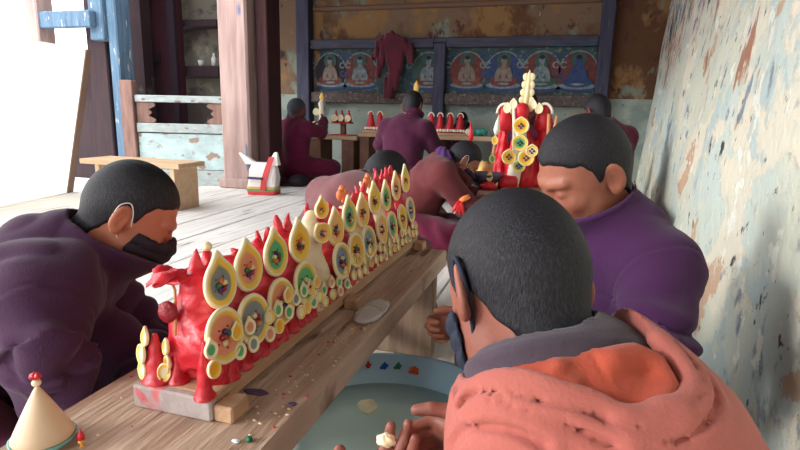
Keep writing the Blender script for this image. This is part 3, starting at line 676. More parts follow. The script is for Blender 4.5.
def skull(q):
    d = ell(q, (0, -.012, .030), (.0765, .096, .090))
    d = smin(d, ell(q, (0, -.045, -.002), (.062, .058, .062)), .03)
    d = smin(d, ell(q, (0, .030, -.030), (.064, .062, .082)), .035)
    return d
def face(q):
    d = skull(q)
    d = smin(d, ell(q, (0, .038, -.072), (.047, .048, .048)), .03)
    d = smin(d, ell(q, (0, .070, -.103), (.022, .018, .018)), .02)
    for s in (-1, 1):
        d = smin(d, ell(q, (s*.040, .058, -.028), (.023, .024, .020)), .018)
        d = smin(d, ell(q, (s*.052, .018, -.070), (.014, .03, .03)), .025)
        d = smin(d, cap(q, (s*.012, .088, .022), (s*.046, .072, .024), .010, .008), .014)
        d = smax(d, -ell(q, (s*.031, .103, .001), (.019, .022, .0135)), .010)
        d = smin(d, ell(q, (s*.031, .0745, .000), (.0155, .0135, .0115)), .004)
    d = smin(d, cap(q, (0, .084, .010), (0, .110, -.028), .0075, .0105), .010)
    for s in (-1, 1): d = smin(d, ell(q, (s*.0125, .098, -.031), (.0085, .011, .008)), .006)
    d = smin(d, ell(q, (0, .084, -.060), (.026, .014, .020)), .014)
    d = smin(d, cap(q, (-.017, .092, -.0575), (.017, .092, -.0575), .0045), .004); d = smin(d, cap(q, (-.015, .092, -.0675), (.015, .092, -.0675), .0055), .004)
    d = smax(d, -cap(q, (-.022, .099, -.0622), (.022, .099, -.0622), .0016), .003)
    return d
def ears(q, d):
    for s in (-1, 1):
        a = .45; R = np.array([[math.cos(a*s), -math.sin(a*s)*1, 0], [math.sin(a*s), math.cos(a*s), 0], [0, 0, 1]])   # flare backwards
        u = (q-np.array((s*.0775, -.010, -.008), f32))@R.astype(f32)
        v = u.copy(); v[:, 0] *= 1
        e = ell(v, (0, -.012, .0), (.0075, .020, .033)); e = smin(e, ell(v, (0, -.004, -.026), (.0065, .010, .012)), .008)
        e = smax(e, -ell(v, (s*.009, -.010, .003), (.0085, .0125, .023)), .004)
        e = smin(e, cap(v, (s*.001, -.010, .012), (s*.001, -.016, -.010), .0035, .003), .004)
        d = smin(d, e, .007)
    return d
def hairline(q, front=.058):
    ys_ = [-.14, -.10, -.06, -.035, -.012, -.004, .012, .018, .035, .055, .075, .10]
    hz = [-.125, -.120, -.088, -.040, .012, -.004, -.012, .018, .040, .046, front, front]
    return np.interp(q[:, 1], ys_, hz).astype(f32)
def near(p, c, r_, fn):
    """the field fn close to c, a plain distance beyond"""
    dist = np.linalg.norm(p-np.array(c, f32), axis=1); out = dist-r_+.05; m = dist < r_
    if m.any(): out[m] = fn(p[m])
    return out
def frame_of(fdir, rollv=0):
    f_ = nrm(fdir); r_ = nrm(np.cross(f_, [0, 0, 1])); u_ = np.cross(r_, f_); c_, s_ = math.cos(rollv), math.sin(rollv)
    r2 = r_*c_+u_*s_; u2 = u_*c_-r_*s_; return np.stack([r2, f_, u2], 1)
def hand_field(p, w, X, Yd, left, curls=(.6, .7, .8, .9), thumb=(.5, .5), s=1., spread=.0):
    X = nrm(X); Yd = nrm(Yd-np.dot(Yd, X)*X); Z = np.cross(X, Yd)*(1 if left else -1)
    R = np.stack([X, Yd, Z], 1); q = ((p-np.array(w, f32))@R.astype(f32))/s
    d = None; xs_ = [.028, .0095, -.009, -.026]; ys2 = [.090, .093, .088, .080]; L = [(.040, .025, .020), (.044, .028, .021), (.041, .026, .020), (.032, .020, .018)]
    for x, y in zip(xs_, ys2):
        e = cap(q, (x*.55, .012, -.002), (x, y-.004, 0), .0155, .0105); d = e if d is None else smin(d, e, .012)
    d = smin(d, ell(q, (.022, .040, -.010), (.018, .030, .014)), .01); d = smin(d, ell(q, (-.024, .040, -.008), (.013, .032, .012)), .01)
    d = smin(d, cap(q, (0, -.03, 0), (0, .02, 0), .025, .026), .012)
    for i, (x, y) in enumerate(zip(xs_, ys2)):
        a = 0; pt = np.array([x, y, 0.]); sp = (1.5-i)*spread; r_ = .0098-.0006*(i == 3)-.0003*i; fi = None
        for j, l in enumerate(L[i]):
            a += curls[i]*(1.0 if j else .85); nx = pt+l*np.array([math.sin(sp)*math.cos(a), math.cos(a)*math.cos(sp), -math.sin(a)])
            e = cap(q, pt, nx, r_, r_-.0009); e = np.minimum(e, ell(q, pt, (r_*1.05,)*3)); fi = e if fi is None else smin(fi, e, .003); pt = nx; r_ -= .0009
        d = smin(d, fi, .004)
    t0 = np.array([.026, .022, -.008]); a, b = thumb
    t1 = t0+.040*np.array([math.cos(a), math.sin(a)*.8, -.35]); t2 = t1+.031*nrm([math.cos(a+b), math.sin(a+b), -.35]); t3 = t2+.024*nrm([math.cos(a+b*1.7), math.sin(a+b*1.7), -.30])
    e = smin(smin(cap(q, t0, t1, .0165, .0125), cap(q, t1, t2, .0118, .0105), .006), cap(q, t2, t3, .0108, .0088), .003); d = smin(d, e, .008)
    return d*s
def tips(w, X, Yd, left, loc, s=1.):
    X = nrm(X); Yd = nrm(Yd-np.dot(Yd, X)*X); Z = np.cross(X, Yd)*(1 if left else -1); return np.array(w)+(X*loc[0]+Yd*loc[1]+Z*loc[2])*s

def make_person(label, O, fdir, N, pel, shr, shl, elr, wrr, ell_, wrl, knees, mats, s=.95, rollv=0, res=.004, front=.058, hands=(), mask=None, group=None,
                collar=.0, cpt=(0, .012, -.052), cr=.108, skirt=True, folds=1., seams=False, hres=None, extra=None, cuff=.02, base=None, torso=1., hairm=None, headonly=False):
    skin, jac, skm = mats; R = frame_of(fdir, rollv); Rf = R.astype(f32); O = np.array(O, float); hres = hres or res*.6
    toq = lambda p: ((p-O.astype(f32))@Rf)/s
    tow = lambda q: O+R@(np.array(q)*s)
    N, pel, shr, shl, elr, wrr, ell_, wrl = [np.array(v, float) for v in (N, pel, shr, shl, elr, wrr, ell_, wrl)]
    ax = nrm(N-pel); rr_ = nrm(shr-shl); ff = np.cross(ax, rr_)*1.; TR = np.stack([rr_-ax*np.dot(rr_, ax), ff, ax], 1); TR = np.stack([nrm(TR[:, 0]), nrm(TR[:, 1]), ax], 1)
    org = np.array(base if base is not None else (pel[0], pel[1], 0.))
    hl, hr = tow((0, -.03, -.05)), N-ax*.05
    def neckd(p): return cap(p, hl, hr, .054*s, .060*s)
    def torsof(p, g):
        ch = pel+(N-pel)*.68; wa = pel+(N-pel)*.28; k = torso
        d = ell(p, ch, (.165*k+g, .105*k+g, .19*k+g), TR); d = smin(d, ell(p, wa, (.150*k+g, .115*k+g, .19*k+g), TR), .05)
        d = smin(d, cap(p, shr, shl, .052+g), .06); d = smin(d, cap(p, N-ax*.03, ch, .062+g, .09+g), .05); return d
    def body(p):
        d = near(p, O, .21*s, lambda v: ears(toq(v), face(toq(v)))*s); d = smin(d, neckd(p), .02); t = torsof(p, -.016)
        for a, b, c in ((shr, elr, wrr), (shl, ell_, wrl)): t = smin(t, smin(cap(p, a, b, .046, .038), cap(p, b, c, .038, .026), .02), .02)
        d = smin(d, t, .02)
        for h in hands: d = smin(d, near(p, np.array(h['w'])+nrm(h['Yd'])*.06, .20*h.get('s', 1.), lambda v: hand_field(v, **h)), .01)
        return d
    pts = np.array([O+[.16, .16, .18], O-[.16, .16, .18], N, pel-[.17, .17, .12], pel+[.17, .17, .1], shr, shl, elr, wrr, ell_, wrl]+[h['w']+nrm(h['Yd'])*.12+nrm(h['X'])*.1 for h in hands]+[h['w']-nrm(h['X'])*.1 for h in hands])
    lo, hi = pts.min(0)-.10, pts.max(0)+.10; lo[2] = max(lo[2], .0)
    hb0, hb1 = O-.19*s, O+.19*s
    o = sdf_mesh('person', body, lo, hi, res if not hands else min(res, hres*1.3), skin, None, origin=org, label=label, cat='person', group=group)
    # cropped hair, a thin layer on the scalp
    def hair(p):
        q = toq(p); g = q[:, 2]-hairline(q, front); g = g+.004*wav(q, 130, 2); off = -.004+.0085*sst(g, -.004, .020); return smax(smin(skull(q), neckd(p)/s-.002, .02)-off, -(g+.004), .004)*s
    sdf_mesh('hair', hair, hb0, hb1, hres, hairm or HAIR, o, origin=org)
    # eyebrows
    def brow(p):
        q = toq(p); u = q.copy(); u[:, 0] = np.abs(u[:, 0]); e = cap(u, (.014, .0925, .0215), (.047, .074, .024), .0042, .0022); return np.maximum(e, face(q)-.0016)*s
    if hres < .005: sdf_mesh('eyebrows', brow, tow((0, .07, .02))-.07, tow((0, .07, .02))+.07, min(hres, .0016), HAIR, o, origin=org)
    if headonly: pass
    # jacket
    F_ = folds
    def sleeve(p, a, b, c, ra, rb, rc, sd):
        ab = nrm(b-a).astype(f32); bc_ = nrm(c-b).astype(f32); L1 = np.linalg.norm(b-a); L2 = np.linalg.norm(c-b)
        e1 = cap(p, a, b, ra, rb); e2 = cap(p, b, a+0*a+b+bc_*max(L2-cuff, .02)-a, rb, rc); e = smin(e1, e2, .03)
        s1 = (p-a.astype(f32))@ab; s2 = (p-b.astype(f32))@bc_
        w1 = sst(s1, .06, L1)*.9+.15; f1 = np.sin(s1*34+3.6*wav(p, 11, sd)); f2 = np.sin(s2*42+3.4*wav(p, 14, sd+1))
        near2 = (e2 < e1).astype(f32); fl = (np.abs(f1)-.55)*w1*(1-near2)+(np.abs(f2)-.55)*near2*.8
        return e-F_*.0135*fl
    sr = dict(ra=.078*torso, rb=.060*torso, rc=.048*torso)
    coll_ax = nrm(hl-hr)
    def jacket(p):
        t = torsof(p, .018); t = t+F_*(.016*(.30-np.abs(wav(p*A(1, 1, .6), 15, 1)))+.006*(.3-np.abs(wav(p, 30, 5)))); d = smin(t, sleeve(p, shr, elr, wrr, sd=1., **sr), .028); d = smin(d, sleeve(p, shl, ell_, wrl, sd=3., **sr), .028)
        if collar:
            cb = N-ax*.03; ct = tow(cpt); ca = nrm(ct-cb); hu = R[:, 2]; c_o = cap(p, cb, ct+ca*.03, .088*s, cr*s)+.004*wav(p, 22, 2); c_o = smax(c_o, ((p-ct.astype(f32))@hu.astype(f32)), .008); d = smin(d, c_o, .022)
            d = smax(d, -np.maximum(cap(p, cb+ca*.05, ct+hu*.16, (cr-.016)*s, (cr-.013)*s), .0*p[:, 0]-9), .006)
            zz_ = (p-ct.astype(f32))@hu.astype(f32); d = d-.0022*np.exp(-((zz_+.006)/.004)**2)*(np.linalg.norm(p-ct.astype(f32), axis=1) < .11*s)
        else:
            top = (p-N.astype(f32))@coll_ax.astype(f32); inn = cap(p, N-ax*.01, N+coll_ax*.2, .062*s, .066*s); d = smax(d, -inn, .008)
        if seams:
            for a, b in ((shr, elr), (shl, ell_)):
                n_ = nrm(nrm(b-a)*.75+nrm(a-(shr+shl)/2)*.65).astype(f32); q_ = (a+nrm(b-a)*.03).astype(f32); pd = (p-q_)@n_; m_ = np.exp(-(np.linalg.norm(p-q_, axis=1)/.12)**4); d = d+.0035*np.exp(-(pd/.0032)**2)*m_-.0015*np.exp(-((pd-.008)/.005)**2)*m_
            n_ = TR[:, 2].astype(f32); q_ = (N-ax*.115).astype(f32); pd = (p-q_)@n_; bk = (p-q_)@TR[:, 1].astype(f32); d = d+.003*np.exp(-(pd/.0032)**2)
        if extra: d = extra(p, d)
        return d*.85
    sdf_mesh('jacket', jacket, lo-.03, hi+.03, res, jac, o, origin=org)
    if skirt:
        kr, kl, ar, al = [np.array(k_, float) for k_ in knees]
        def sk(p):
            d = smin(ell(p, pel*[1, 1, .9], (.21, .21, .14)), cap(p, pel, pel*[1, 1, 0]+[0, 0, .08], .17, .19), .05); d = smin(d, smin(cap(p, pel, kr, .13, .095), cap(p, kr, ar, .09, .07), .05), .05); d = smin(d, smin(cap(p, pel, kl, .13, .095), cap(p, kl, al, .09, .07), .05), .05)
            d = d+.010*wav(p, 12, 3)+.006*np.sin(p[:, 0]*50+p[:, 2]*60+2*wav(p, 9)); return np.maximum(d, .004-p[:, 2])*.8
        kp = np.array([kr, kl, ar, al, pel]); sdf_mesh('wrapped_skirt', sk, np.maximum(kp.min(0)-.27, [-9, -9, -.01]), kp.max(0)+.25, max(res*1.5, .008), skm, o, origin=org)
    if mask:
        mm, lm = mask
        def mf(p):
            q = toq(p); base_ = smin(face(q), ell(q, (0, .06, -.05), (.05, .06, .045)), .02); sh_ = np.abs(base_-.005)-.0022
            reg = np.maximum(np.maximum(q[:, 2]+.016-.016*np.exp(-(q[:, 0]/.02)**2), -.118-q[:, 2]), (.018+np.abs(q[:, 2]+.06)*.25)-q[:, 1]); return np.maximum(sh_+.0012*np.sin(q[:, 2]*260), reg)*s*.8
        sdf_mesh('face_mask', mf, hb0, hb1, min(.0022, hres) if hres < .004 else hres*.7, mm, o, origin=org)
        for sg in (-1, 1):
            mb_ = MB(); pts_ = [tow((sg*.056, .022, -.035)), tow((sg*.072, .008, -.012)), tow((sg*.080, -.004, .016)), tow((sg*.084, -.020, .032)), tow((sg*.087, -.036, .018)), tow((sg*.082, -.034, -.012)), tow((sg*.070, -.010, -.042)), tow((sg*.056, .022, -.075))]
            wd_ = .0013*s if lm is LOOP else .0032*s; mb_.tube(smooth_line(pts_, 5), wd_, 8); v_ = np.array(mb_.v)-org; mb_.v = [tuple(x) for x in v_]; mb_.build('ear_loop', lm, o)
    return o, dict(tow=tow, torsof=torsof, jacket=jacket, neckd=neckd, N=N, R=R, hl=hl, hr=hr, org=org, ax=ax, TR=TR)

def ear_origin(px_e, py_e, d, fdir, side, s=.95, rollv=0):
    R = frame_of(fdir, rollv); e = P(px_e, py_e, d=d); return e-R@(np.array((side*.080, -.018, -.008))*s)
Zv = np.array([0, 0, 1.])
# --- left monk, purple jacket, black mask (profile to the right)
fh = nrm([.76, .65, 0]); fA = fh*math.cos(.62)-Zv*math.sin(.62); rA = np.cross(fh, Zv)
OA = ear_origin(121, 219, 1.08, fA, 1, .90)
NA = OA-fh*.110-Zv*.085; pA = NA-fh*.36-Zv*.24
sA_r = NA+rA*.165-fh*.045-Zv*.055; sA_l = NA-rA*.165-fh*.02-Zv*.065
PA, iA = make_person('monk in purple jacket and black mask leaning over the bench at the left edge', OA, fA, NA, pA, sA_r, sA_l, P(48, 358, d=.93), P(66, 418, d=.99), sA_l+fh*.14-Zv*.22, P(146, 372, d=1.12),
    [pA+rA*.28+fh*.28-[0, 0, pA[2]-.12], pA-rA*.30+fh*.25-[0, 0, pA[2]-.12], pA+fh*.42-[0, 0, pA[2]-.10], pA+fh*.36+rA*.1-[0, 0, pA[2]-.10]], (skinmat('skin_light_tan', (182, 120, 94), (166, 100, 78)), PURA, MAR), s=.90, res=.0048, hres=.0026, mask=(MSK, LOOP), collar=.105, cpt=(0, .008, -.066), seams=True,
    hands=[dict(w=P(146, 372, d=1.12), X=Zv, Yd=rA*.2+fh, left=True, s=.9)], torso=1.08, cuff=-.0, folds=1.9, extra=lambda p, d: smin(d, cap(p, P(108, 345, d=1.16), P(60, 420, d=1.18), .075, .09), .03))
# --- right monk, violet jacket
fh = nrm([-.82, -.50, 0]); fB = fh*math.cos(.53)-Zv*math.sin(.53); rB = np.cross(fh, Zv)
OB = ear_origin(614, 178, 1.10, fB, -1, .98, .06)
NB = OB-fh*.085-Zv*.105; pB = np.array([NB[0]+.03, NB[1]+.05, .17])
sB_r = NB+rB*.17-Zv*.06; sB_l = NB-rB*.145-Zv*.07-fh*.01
hB = P(474, 328, d=1.14)
PB_, iB = make_person('monk in violet jacket with bowed head sitting against the right wall', OB, fB, NB, pB, sB_r, sB_l, sB_r+fh*.05-Zv*.2+rB*.03, hB, P(655, 345, d=.99), P(530, 360, d=.95),
    [np.array([-.14, 1.37, .14]), np.array([.04, 1.14, .13]), np.array([.0, 1.22, .10]), np.array([.02, 1.30, .10])], (SKA, PURB, MAR), s=.98, rollv=.06, res=.0048, hres=.0028, collar=.105, seams=True,
    hands=[dict(w=hB, X=Zv*.95+rB*.1, Yd=np.array([-1, -.12, .05]), left=False, curls=(1.0, 1.05, 1.1, 1.15), thumb=(.9, .5), s=.78)], torso=1.0, folds=1.5)
# --- front monk seen from behind, salmon shawl over rust robe
fh = nrm([-.60, .80, 0]); fC = fh*math.cos(.66)-Zv*math.sin(.66); rC = np.cross(fh, Zv)
OC = ear_origin(462, 290, .605, fC, -1, .93, -.08)
NC = OC-fh*.080-Zv*.064; pC = NC-fh*.20-Zv*.25+rC*.11; pC[2] = max(pC[2], .14)
sC_r = P(604, 428, d=.645); sC_l = P(540, 458, d=.56)
hC = P(490, 438, d=.62); hC2 = P(350, 560, d=.525)
PC_, iC = make_person('monk seen from behind in salmon shawl and navy mask in the foreground', OC, fC, NC, pC, sC_r, sC_l, sC_r+fh*.02-Zv*.2, hC+np.array([.03, .0, -.01]), sC_l+fh*.03-Zv*.16+rC*.02, hC2,
    [np.array([.22, .62, .1]), np.array([-.08, .46, .1]), np.array([-.02, .60, .08]), np.array([.1, .62, .08])], (SKC, DGR, MAR), s=.93, rollv=-.08, res=.004, hres=.0022, mask=(MSKB, MSKB), collar=.05, cpt=(0, -.035, -.094), cr=.082,
    hands=[dict(w=hC, X=Zv+np.array([-.25, 0, 0]), Yd=np.array([-1, .12, -.05]), left=False, curls=(.85, .9, .95, 1.0), thumb=(.75, .45), s=.74),
           dict(w=hC2, X=np.array([-.95, .15, .2]), Yd=np.array([-.12, .8, .42]), left=True, curls=(.45, .4, .45, .5), thumb=(.75, .35), s=.8)], skirt=True, folds=.4, torso=.79)
# rust robe and shawl over his back
ptC = iC['torsof']; NCx = iC['N']; axC = iC['ax']; TRC = iC['TR']; orgC = iC['org']
elC = sC_l+fh*.03-Zv*.16+rC*.02; elCr = sC_r+fh*.02-Zv*.2
def robe_base(p):
    d = ptC(p, .024); d = smin(d, cap(p, sC_r, elCr, .072, .072), .03); d = smin(d, cap(p, sC_l, elC, .072, .070), .03)
    d = smin(d, cap(p, NCx-axC*.02, sC_r*.8+NCx*.2, .07, .068), .03); return d
def carve_neck(p, d, r=.089): return smax(d, -cap(p, NCx-axC*.02, NCx+nrm(iC['hl']-iC['hr'])*.2, r, r+.012), .012)
tl = lambda pts, off=0.: [trace(lambda q: robe_base(q)-off, x, y) for x, y in pts]
r1 = tl([(575, 330), (590, 350), (604, 372), (614, 395)]); r2 = tl([(612, 360), (635, 354), (655, 362), (668, 385), (660, 410)]); r3 = tl([(560, 365), (552, 378), (575, 385)])
def robe(p):
    d = robe_base(p)+.004; d = smin(d, pline(p, r2)-.010, .014); d = smin(d, pline(p, r3)-.004, .012); d = d+.0028*np.exp(-(pline(p, r1)/.0022)**2)-.0018*np.exp(-((pline(p, r1)-.005)/.003)**2)
    d = d+.003*wav(p, 24, 3); return carve_neck(p, d)*.85
lo = np.minimum(np.minimum(sC_l, sC_r), pC)-.16; hi = np.maximum(np.maximum(sC_l, sC_r), NC)+.16; lo[2] = .05
sdf_mesh('rust_robe', robe, lo, hi, .0042, ORR, PC_, origin=orgC)
edge = smooth_line(tl([(462, 404), (472, 387), (485, 378), (505, 374), (530, 377), (560, 387), (599, 399), (625, 414), (645, 414), (662, 406), (680, 400), (688, 384), (676, 362), (655, 338)], .005), 4)
edge_v = edge
folds_ = [smooth_line(tl(q_, .006), 4) for q_ in ([(464, 404), (480, 396), (500, 394), (540, 403), (599, 421), (637, 436), (672, 425), (692, 405), (696, 384), (683, 362), (664, 341)],
          [(474, 416), (490, 405), (520, 410), (575, 428), (620, 448)], [(452, 446), (468, 430), (490, 426), (520, 432), (545, 446)], [(640, 450), (680, 440), (704, 420), (712, 400), (702, 378)], [(628, 428), (643, 415), (660, 411), (674, 414)])]
# the shawl covers the back below its rolled edge
E3 = np.array([edge[2], edge[len(edge)//2], edge[-8]]); 
pl2 = lambda v: np.stack([(np.asarray(v)-edge_v[0])@rt, (np.asarray(v)-edge_v[0])@up], -1)
poly = pl2(edge_v); poly = np.concatenate([poly, [poly[-1]+[-.02, .10], poly[-1]+[-.1, .3], poly[0]+[-.25, .3], poly[0]+[-.12, .10], poly[0]+[-.05, .02]]]).astype(f32)
def opening(p):
    q = np.stack([(p-edge_v[0].astype(f32))@rt.astype(f32), (p-edge_v[0].astype(f32))@up.astype(f32)], 1); d = np.full(len(q), 9., f32); ins = np.zeros(len(q), bool)
    for i in range(len(poly)):
        a = poly[i]; b = poly[(i+1) % len(poly)]; e = b-a; w_ = q-a; t = np.clip(w_@e/(e@e+1e-9), 0, 1); d = np.minimum(d, np.linalg.norm(w_-t[:, None]*e, axis=1))
        c = ((a[1] > q[:, 1]) != (b[1] > q[:, 1])) & (q[:, 0] < (b[0]-a[0])*(q[:, 1]-a[1])/(b[1]-a[1]+1e-9)+a[0]); ins ^= c
    return np.where(ins, -d, d)
def shawl(p):
    b = robe_base(p)-.009; d = smax(b, -opening(p), .004); d = smin(d, pline(p, edge_v)-.0075, .005)
    for k_, fl_ in enumerate(folds_):
        e_ = pline(p, fl_); d = d+.0068*np.exp(-(e_/.0040)**2)-.0035*np.exp(-((e_-.011)/.006)**2)
    d = d+.006*(.3-np.abs(wav(p, 13, 2)))+.0015*wav(p, 34, 2); return carve_neck(p, d, .086)*.8
sdf_mesh('salmon_shawl', shawl, lo-.03, hi+.03, .0042, SAL, PC_, origin=orgC)
# small butter piece held in his fingers
for c, r_, lb in [(P(386, 440, d=.545), (.0095, .008, .006), 'flattened pale butter piece pinched in the lower hand at the bottom edge')]:
    lump('butter_piece', c, r_, CREAM, lb, 'butter')

# --- the others, farther back, from one seated pattern
def seated(label, base, az, lean, mats, sc=1., head=(0, .12, .1), hp=.5, hyaw=0., roll_=0., res=.011, mask=None, collar=.05, arms=None, hairm=None, group=None, seat=.0, folds=1., hands=True, front=.058, at=None):
    a = math.radians(az); f0 = np.array([math.cos(a), math.sin(a), 0.]); r0 = np.cross(f0, Zv); base = np.array(base, float)
    if at is not None:
        t_ = f0*math.sin(lean)+Zv*math.cos(lean); o_ = Zv*.14*sc+t_*.44*sc+(f0*head[1]+Zv*head[2]+r0*head[0])*sc; b_ = np.array(at)-o_; seat = max(b_[2]/sc, -.03); base = b_*[1, 1, 0]
    pel = base+Zv*(.14+seat)*sc; t = f0*math.sin(lean)+Zv*math.cos(lean); N = pel+t*.44*sc
    O = N+(f0*head[1]+Zv*head[2]+r0*head[0])*sc; a2 = a+hyaw; fd = np.array([math.cos(a2)*math.cos(hp), math.sin(a2)*math.cos(hp), -math.sin(hp)])
    shr = N+r0*.165*sc-t*.06*sc; shl = N-r0*.165*sc-t*.06*sc
    if arms is None: arms = [(.22, .06, -.22, .10, .26, -.26), (-.22, .06, -.22, -.10, .26, -.26)]
    J = []
    for (ex, ey, ez, wx, wy, wz) in arms: J += [N+(r0*ex+f0*ey+Zv*ez)*sc, N+(r0*wx+f0*wy+Zv*wz)*sc]
    for i in (0, 1, 2, 3): J[i][2] = max(J[i][2], .09)
    hs = [dict(w=J[1], X=-r0*.3+Zv, Yd=nrm(J[1]-J[0]), left=False, s=sc), dict(w=J[3], X=r0*.3+Zv, Yd=nrm(J[3]-J[2]), left=True, s=sc)] if hands else []
    g = lambda x, y: base+(r0*x+f0*y)*sc+Zv*(.11+seat)*sc
    return make_person(label, O, fd, N, pel, shr, shl, J[0], J[1], J[2], J[3], [g(.30, .24), g(-.30, .24), g(-.02, .36), g(.02, .34)], mats, s=.95*sc, rollv=roll_, res=res, hres=res*.6, mask=mask, collar=collar, hands=hs, hairm=hairm, group=group, folds=folds, torso=sc, front=front)
b = P(418, 236, z=0)
q = P(425, 200, d=3.25)
PD_, iD = seated('monk in brown maroon jacket and mask bending over the middle table', (q[0]-.26, q[1]-.05, 0), 24, .62, (SKA, BRN, MAR), 1.0, head=(0, .12, .02), hp=.75, res=.008, mask=(MSK, LOOP), collar=.06,
       arms=[(.20, .10, -.22, .12, .32, -.20), (-.16, .14, -.2, -.06, .34, -.20)], seat=.02, at=P(464, 161, d=3.2))
def scarf(p):
    n0 = iD['N']; hx = nrm(iD['hl']-iD['hr']); q_ = p-(n0+hx*.015).astype(f32); h_ = q_@hx.astype(f32); r_ = np.linalg.norm(q_-h_[:, None]*hx.astype(f32), axis=1); an = np.arctan2(q_[:, 1], q_[:, 0])
    return (np.sqrt((r_-.078)**2+(h_*.7)**2)-.022+.004*np.sin(an*9+h_*60))*.7
sdf_mesh('violet_scarf', scarf, iD['N']-.2, iD['N']+.25, .006, VIO, PD_, origin=iD['org'])
c = P(460, 201, d=2.98); RDH = mat('held_red_butter', (214, 44, 46), rough=.4, bump=.2)
hf = empty('butter_flower', c, label='bright red and orange butter flower held in the hands of the brown jacket monk', cat='butter flower')
for nm_, m_, ang, ln in [('red_petals', RDH, (-2.2, -1.9, -1.6, -1.3), .075), ('orange_petal', None, (.35, .6), .06)]:
    o = MB()
    for a_ in ang: o.tube([c, c+rt*math.cos(a_)*ln*.5+up*math.sin(a_)*ln*.5, c+rt*math.cos(a_)*ln+up*math.sin(a_)*ln-fw*.01], [.012, .013, .004], 8)
    v_ = np.array(o.v)-c; o.v = [tuple(x) for x in v_]; o.build(nm_, m_ or mat('held_orange_butter', (230, 130, 66), rough=.4, bump=.2), hf)
q = P(352, 200, d=2.45)
seated('monk in dusty rose jacket with head bowed low behind the far end of the board', (q[0]-.28, q[1]-.02, 0), 62, .62, (SKA, DUSK, MAR), 1.0, head=(.03, .11, .03), hp=1.0, res=.008, collar=.05, hairm=None, seat=-.02, at=P(385, 180, d=2.15))
q = P(405, 140, d=4.9)
seated('monk in plum jacket seen from behind before the centre of the back table', (q[0], q[1], 0), 82, .18, (SKA, PLUM, MAR), 1.12, head=(.03, .05, .12), hp=.45, res=.011, collar=.05, seat=.04, arms=[(.24, .05, -.22, .12, .26, -.14), (-.25, .05, -.20, -.12, .26, -.14)], at=P(413, 106, d=4.9))
q = P(300, 140, d=5.9)
seated('monk in crimson maroon robe lifting a slender torma at the back left', (q[0]-.03, q[1], 0), 74, .05, (SKD, CRIM, MAR), 1.08, head=(-.02, .05, .12), hp=.25, hyaw=-.3, res=.012, collar=.05, hairm=HAIRG, seat=.04, arms=[(.22, .14, -.10, .13, .29, .02), (-.22, .06, -.22, -.06, .28, -.06)], at=P(297, 110, d=6.0))
q = P(462, 119, Y=6.93)
seated('monk whose bowed dark head shows behind the red tormas of the back table', (q[0], 6.99, 0), 8, .12, (SKD, PLUM, MAR), .92, head=(0, .06, .12), hp=.6, hyaw=-1.45, res=.012, seat=-.0, hands=False, arms=[(.20, .06, -.2, .1, .1, -.3), (-.2, .06, -.2, -.1, .1, -.3)], at=P(462, 121, Y=6.75))
q = P(597, 112, d=3.9)
seated('monk mostly hidden behind the violet jacket monk with only dark cropped hair showing', (q[0]+.27, q[1]+.10, 0), 125, .2, (SKD, CRIM, MAR), 1.06, head=(0, .10, .10), hp=.6, res=.011, seat=.06, at=P(597, 112, d=3.9))
q = P(528, 112, d=4.7)
seated('monk hidden behind the great torma with only the top of a dark head showing', (q[0], q[1]+.02, 0), -95, .15, (SKD, PLUM, MAR), 1.08, head=(0, .07, .12), hp=.6, res=.012, seat=.07, at=P(528, 108, d=4.7))
# ------------------------------------------------------------------ left side: board, stool, half door, bag
WBD = mat('white_board', (250, 249, 244), rough=.6, bump=.05)
nt = WBD.node_tree; trn = nt.nodes.new('ShaderNodeBsdfTranslucent'); trn.inputs[0].default_value = lin((252, 250, 242)); mxs = nt.nodes.new('ShaderNodeMixShader'); mxs.inputs[0].default_value = .55
nt.links.new(nt.nodes['Principled BSDF'].outputs[0], mxs.inputs[1]); nt.links.new(trn.outputs[0], mxs.inputs[2]); nt.links.new(mxs.outputs[0], nt.nodes['Material Output'].inputs['Surface']); PLY = mat('ply_edge', (128, 104, 90), rough=.8, bump=.2)
b0 = P(72, 192, z=0); b1 = P(0, 207, z=0); dr = nrm([b1[0]-b0[0], b1[1]-b0[1], 0]); e0 = b0; e1 = b0+dr*2.2
ta = P(91, 50, d=4.95); lean = np.array([ta[0]-b0[0], ta[1]-b0[1], ta[2]]); th = np.cross(dr, nrm(lean)); th = th/np.linalg.norm(th)*.035
if th[0] > 0: th = -th
o = MB(); v = [e0, e1, e1+lean, e0+lean]; v = v+[q+th for q in v]
o.add(v, [(0, 1, 2, 3), (7, 6, 5, 4)], 0); o.add(v, [(0, 4, 5, 1), (1, 5, 6, 2), (2, 6, 7, 3), (3, 7, 4, 0)], 1)
bo = o.build('leaning_board', [WBD, PLY], origin=(e0+e1)/2, label='tall blank white board leaning upright against the blue door posts at the left', cat='board')
o = MB(); w_ = dr*.075; f_ = -th*.35; q_ = [e0+f_, e0+w_+f_, e0+w_+lean+f_, e0+lean+f_]; q_ = q_+[x-f_*.95 for x in q_]
q_ = [x-(e0+e1)/2 for x in q_]; o.add(q_, [(0, 1, 2, 3), (7, 6, 5, 4), (0, 4, 5, 1), (1, 5, 6, 2), (2, 6, 7, 3), (3, 7, 4, 0)]); o.build('edge_batten', PLY, bo)
